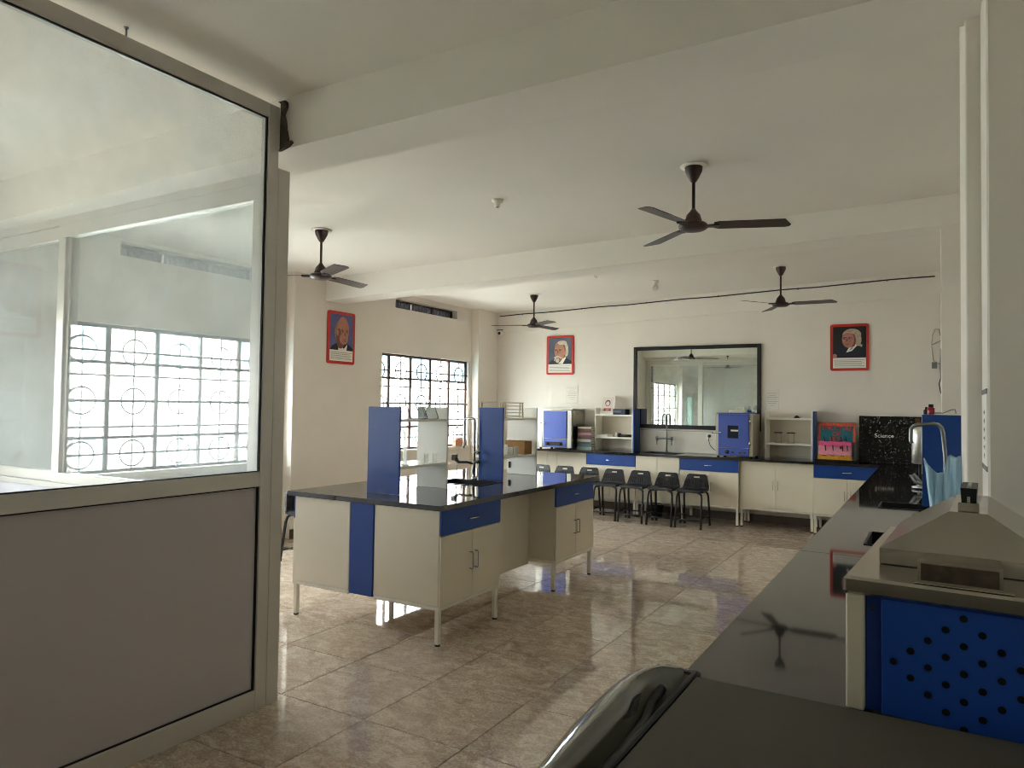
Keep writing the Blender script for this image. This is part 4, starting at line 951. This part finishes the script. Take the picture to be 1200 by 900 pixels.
xm = (x0 + x1) / 2 + .0
h = MB(); h.tube([(xm, y0 + .06, zb_ + .128), (xm, y0 + .06, zb_ + .165), (xm, y0 + .075, zb_ + .178), (xm, y0 + .20, zb_ + .178), (xm, y0 + .215, zb_ + .165), (xm, y0 + .215, zb_ + .128)], .006, 6)
h.build('handle_rod', DULLCH, lid)
MB().hull([(xm + sx * (.016 if z else .013), y, zb_ + .131 + z * .05) for sx in (-1, 1) for y in (y0 + .055, y0 + .225) for z in (0, 1)]).build('handle_grip', BLACKP, lid)
MB().hull([(xm + sx * .020, y, z) for sx in (-1, 1) for y in (y0 + .035, y0 + .054) for z in (zb_ + .131, zb_ + .150)]).build('handle_foot', STEEL, lid)
for x in (-.165, -.10, .10, .165): pass
tr_ = MB(); tx0, tx1, ty0, ty1 = .135, .282, .012, .115
tr_.hull([(x, ty0, z) for x in (tx0, tx1) for z in (Hh + .019, Hh + .066)] + [(x, ty1, z) for x in (tx0 + .012, tx1 - .012) for z in (Hh + .019, Hh + .066)])
tr_.build('drain_box', STEEL, t)
bx('drain_flange', STEEL, t, tx0 - .006, tx1 + .018, ty0 - .010, ty0 + .01, Hh + .0185, Hh + .0215, c=.0008)
bx('drain_face', mat('reflection_steel', rgb(112, 102, 94), .22, 1, vary=.35, vscale=30), t, tx0 + .006, tx1 - .006, ty0 - .0015, ty0 + .001, Hh + .026, Hh + .060, c=.0004)  # reddish reflection on the box front, put into this plate's colour
for x in (.03, W - .03):
    for y in (.04, Dp - .04): MB().lathe([(.018, 0), (.018, .03)], (x, y, 0), 10).build('foot', RUBBER, t)

# near appliance
t = thing('chest_appliance', 'dark flat-topped appliance with glossy rounded edge at the very front', 'appliance', (0, 0, 0))
APP = mat('appliance_matt', rgb(74, 70, 58), .6); APG = mat('appliance_gloss', rgb(84, 84, 74), .14, coat=.6)
AX0, AX1, AY0, AY1, AZ = -.460, .44, .32, 1.615, 1.0
bx('cabinet_body', APG, t, -.56, AX1, AY0 + .02, AY1 - .01, .04, .90, c=.03)
bx('lid', APP, t, AX0, AX1, AY0, AY1, .902, AZ, c=.006)
def lerp(tab, y):
    for (y0, v0), (y1, v1) in zip(tab, tab[1:]):
        if y <= y1: return v0 + (v1 - v0) * max(0, y - y0) / (y1 - y0)
    return tab[-1][1]
OUT = [(.32, -.575), (1.1, -.602), (1.29, -.628), (1.47, -.635), (1.58, -.630), (1.63, -.617), (1.66, -.595), (1.685, -.55), (1.695, -.52)]
TRL = [(.32, -.522), (1.1, -.525), (1.38, -.532), (1.48, -.548), (1.55, -.548), (1.60, -.535), (1.64, -.512), (1.695, -.500)]
DEP = [(.32, 1), (1.52, 1), (1.60, .7), (1.645, .12), (1.695, 0)]
rows = []
for y in [.32, .7, 1.0, 1.1, 1.2, 1.3, 1.38, 1.44, 1.5, 1.54, 1.57, 1.60, 1.62, 1.635, 1.65, 1.665, 1.68, 1.69, 1.695]:
    o_, tl_, d_ = lerp(OUT, y), lerp(TRL, y), lerp(DEP, y); top = 1.002 - .02 * max(0, (y - 1.62) / .075) ** 2
    q = [(-.474, .90), (-.474, top - .045 * d_ - .006), (-.474 + (tl_ + .474) * .45, top - .052 * d_ - .005), (tl_ + .012, top - .050 * d_ - .003), (tl_ + .003, top - .02 * d_), (tl_ - .006, top - .002),
         (tl_ + (o_ - tl_) * .35, top), (tl_ + (o_ - tl_) * .62, top - .010), (tl_ + (o_ - tl_) * .82, top - .026), (tl_ + (o_ - tl_) * .95, top - .052), (o_, top - .085), (o_ + .004, .87), (max(-.49, o_ + .03), .86)]
    rows.append([(x, y, z) for x, z in q])
n = len(rows[0]); NY = len(rows) - 1; VV = [p for r in rows for p in r]
FF = [(i * n + k, i * n + (k + 1) % n, (i + 1) * n + (k + 1) % n, (i + 1) * n + k) for i in range(NY) for k in range(n)] + [list(range(n))[::-1], [NY * n + k for k in range(n)]]
MB().add(VV, FF, 0, True).build('edge_moulding', APG, t)
MB().tube([(-.500, .33, .958), (-.500, 1.30, .958), (-.506, 1.42, .960), (-.520, 1.50, .966), (-.522, 1.57, .972)], .010, 8).build('inner_rib', BLACKP, t)
bx('seal', GASKET, t, -.4735, -.4605, AY0, AY1 + .03, .903, 1.001, c=.003)
bx('end_cap', BLACKP, t, -.500, -.4605, AY1 + .031, AY1 + .052, .91, .992, c=.004)
bx('clip', mat('clip_blue', rgb(70, 90, 160), .5), t, -.572, -.560, 1.676, 1.684, .955, .985)
for x in (-.5, .38):
    for y in (.4, 1.54): MB().lathe([(.03, 0), (.03, .04)], (x, y, 0), 10).build('foot', RUBBER, t)
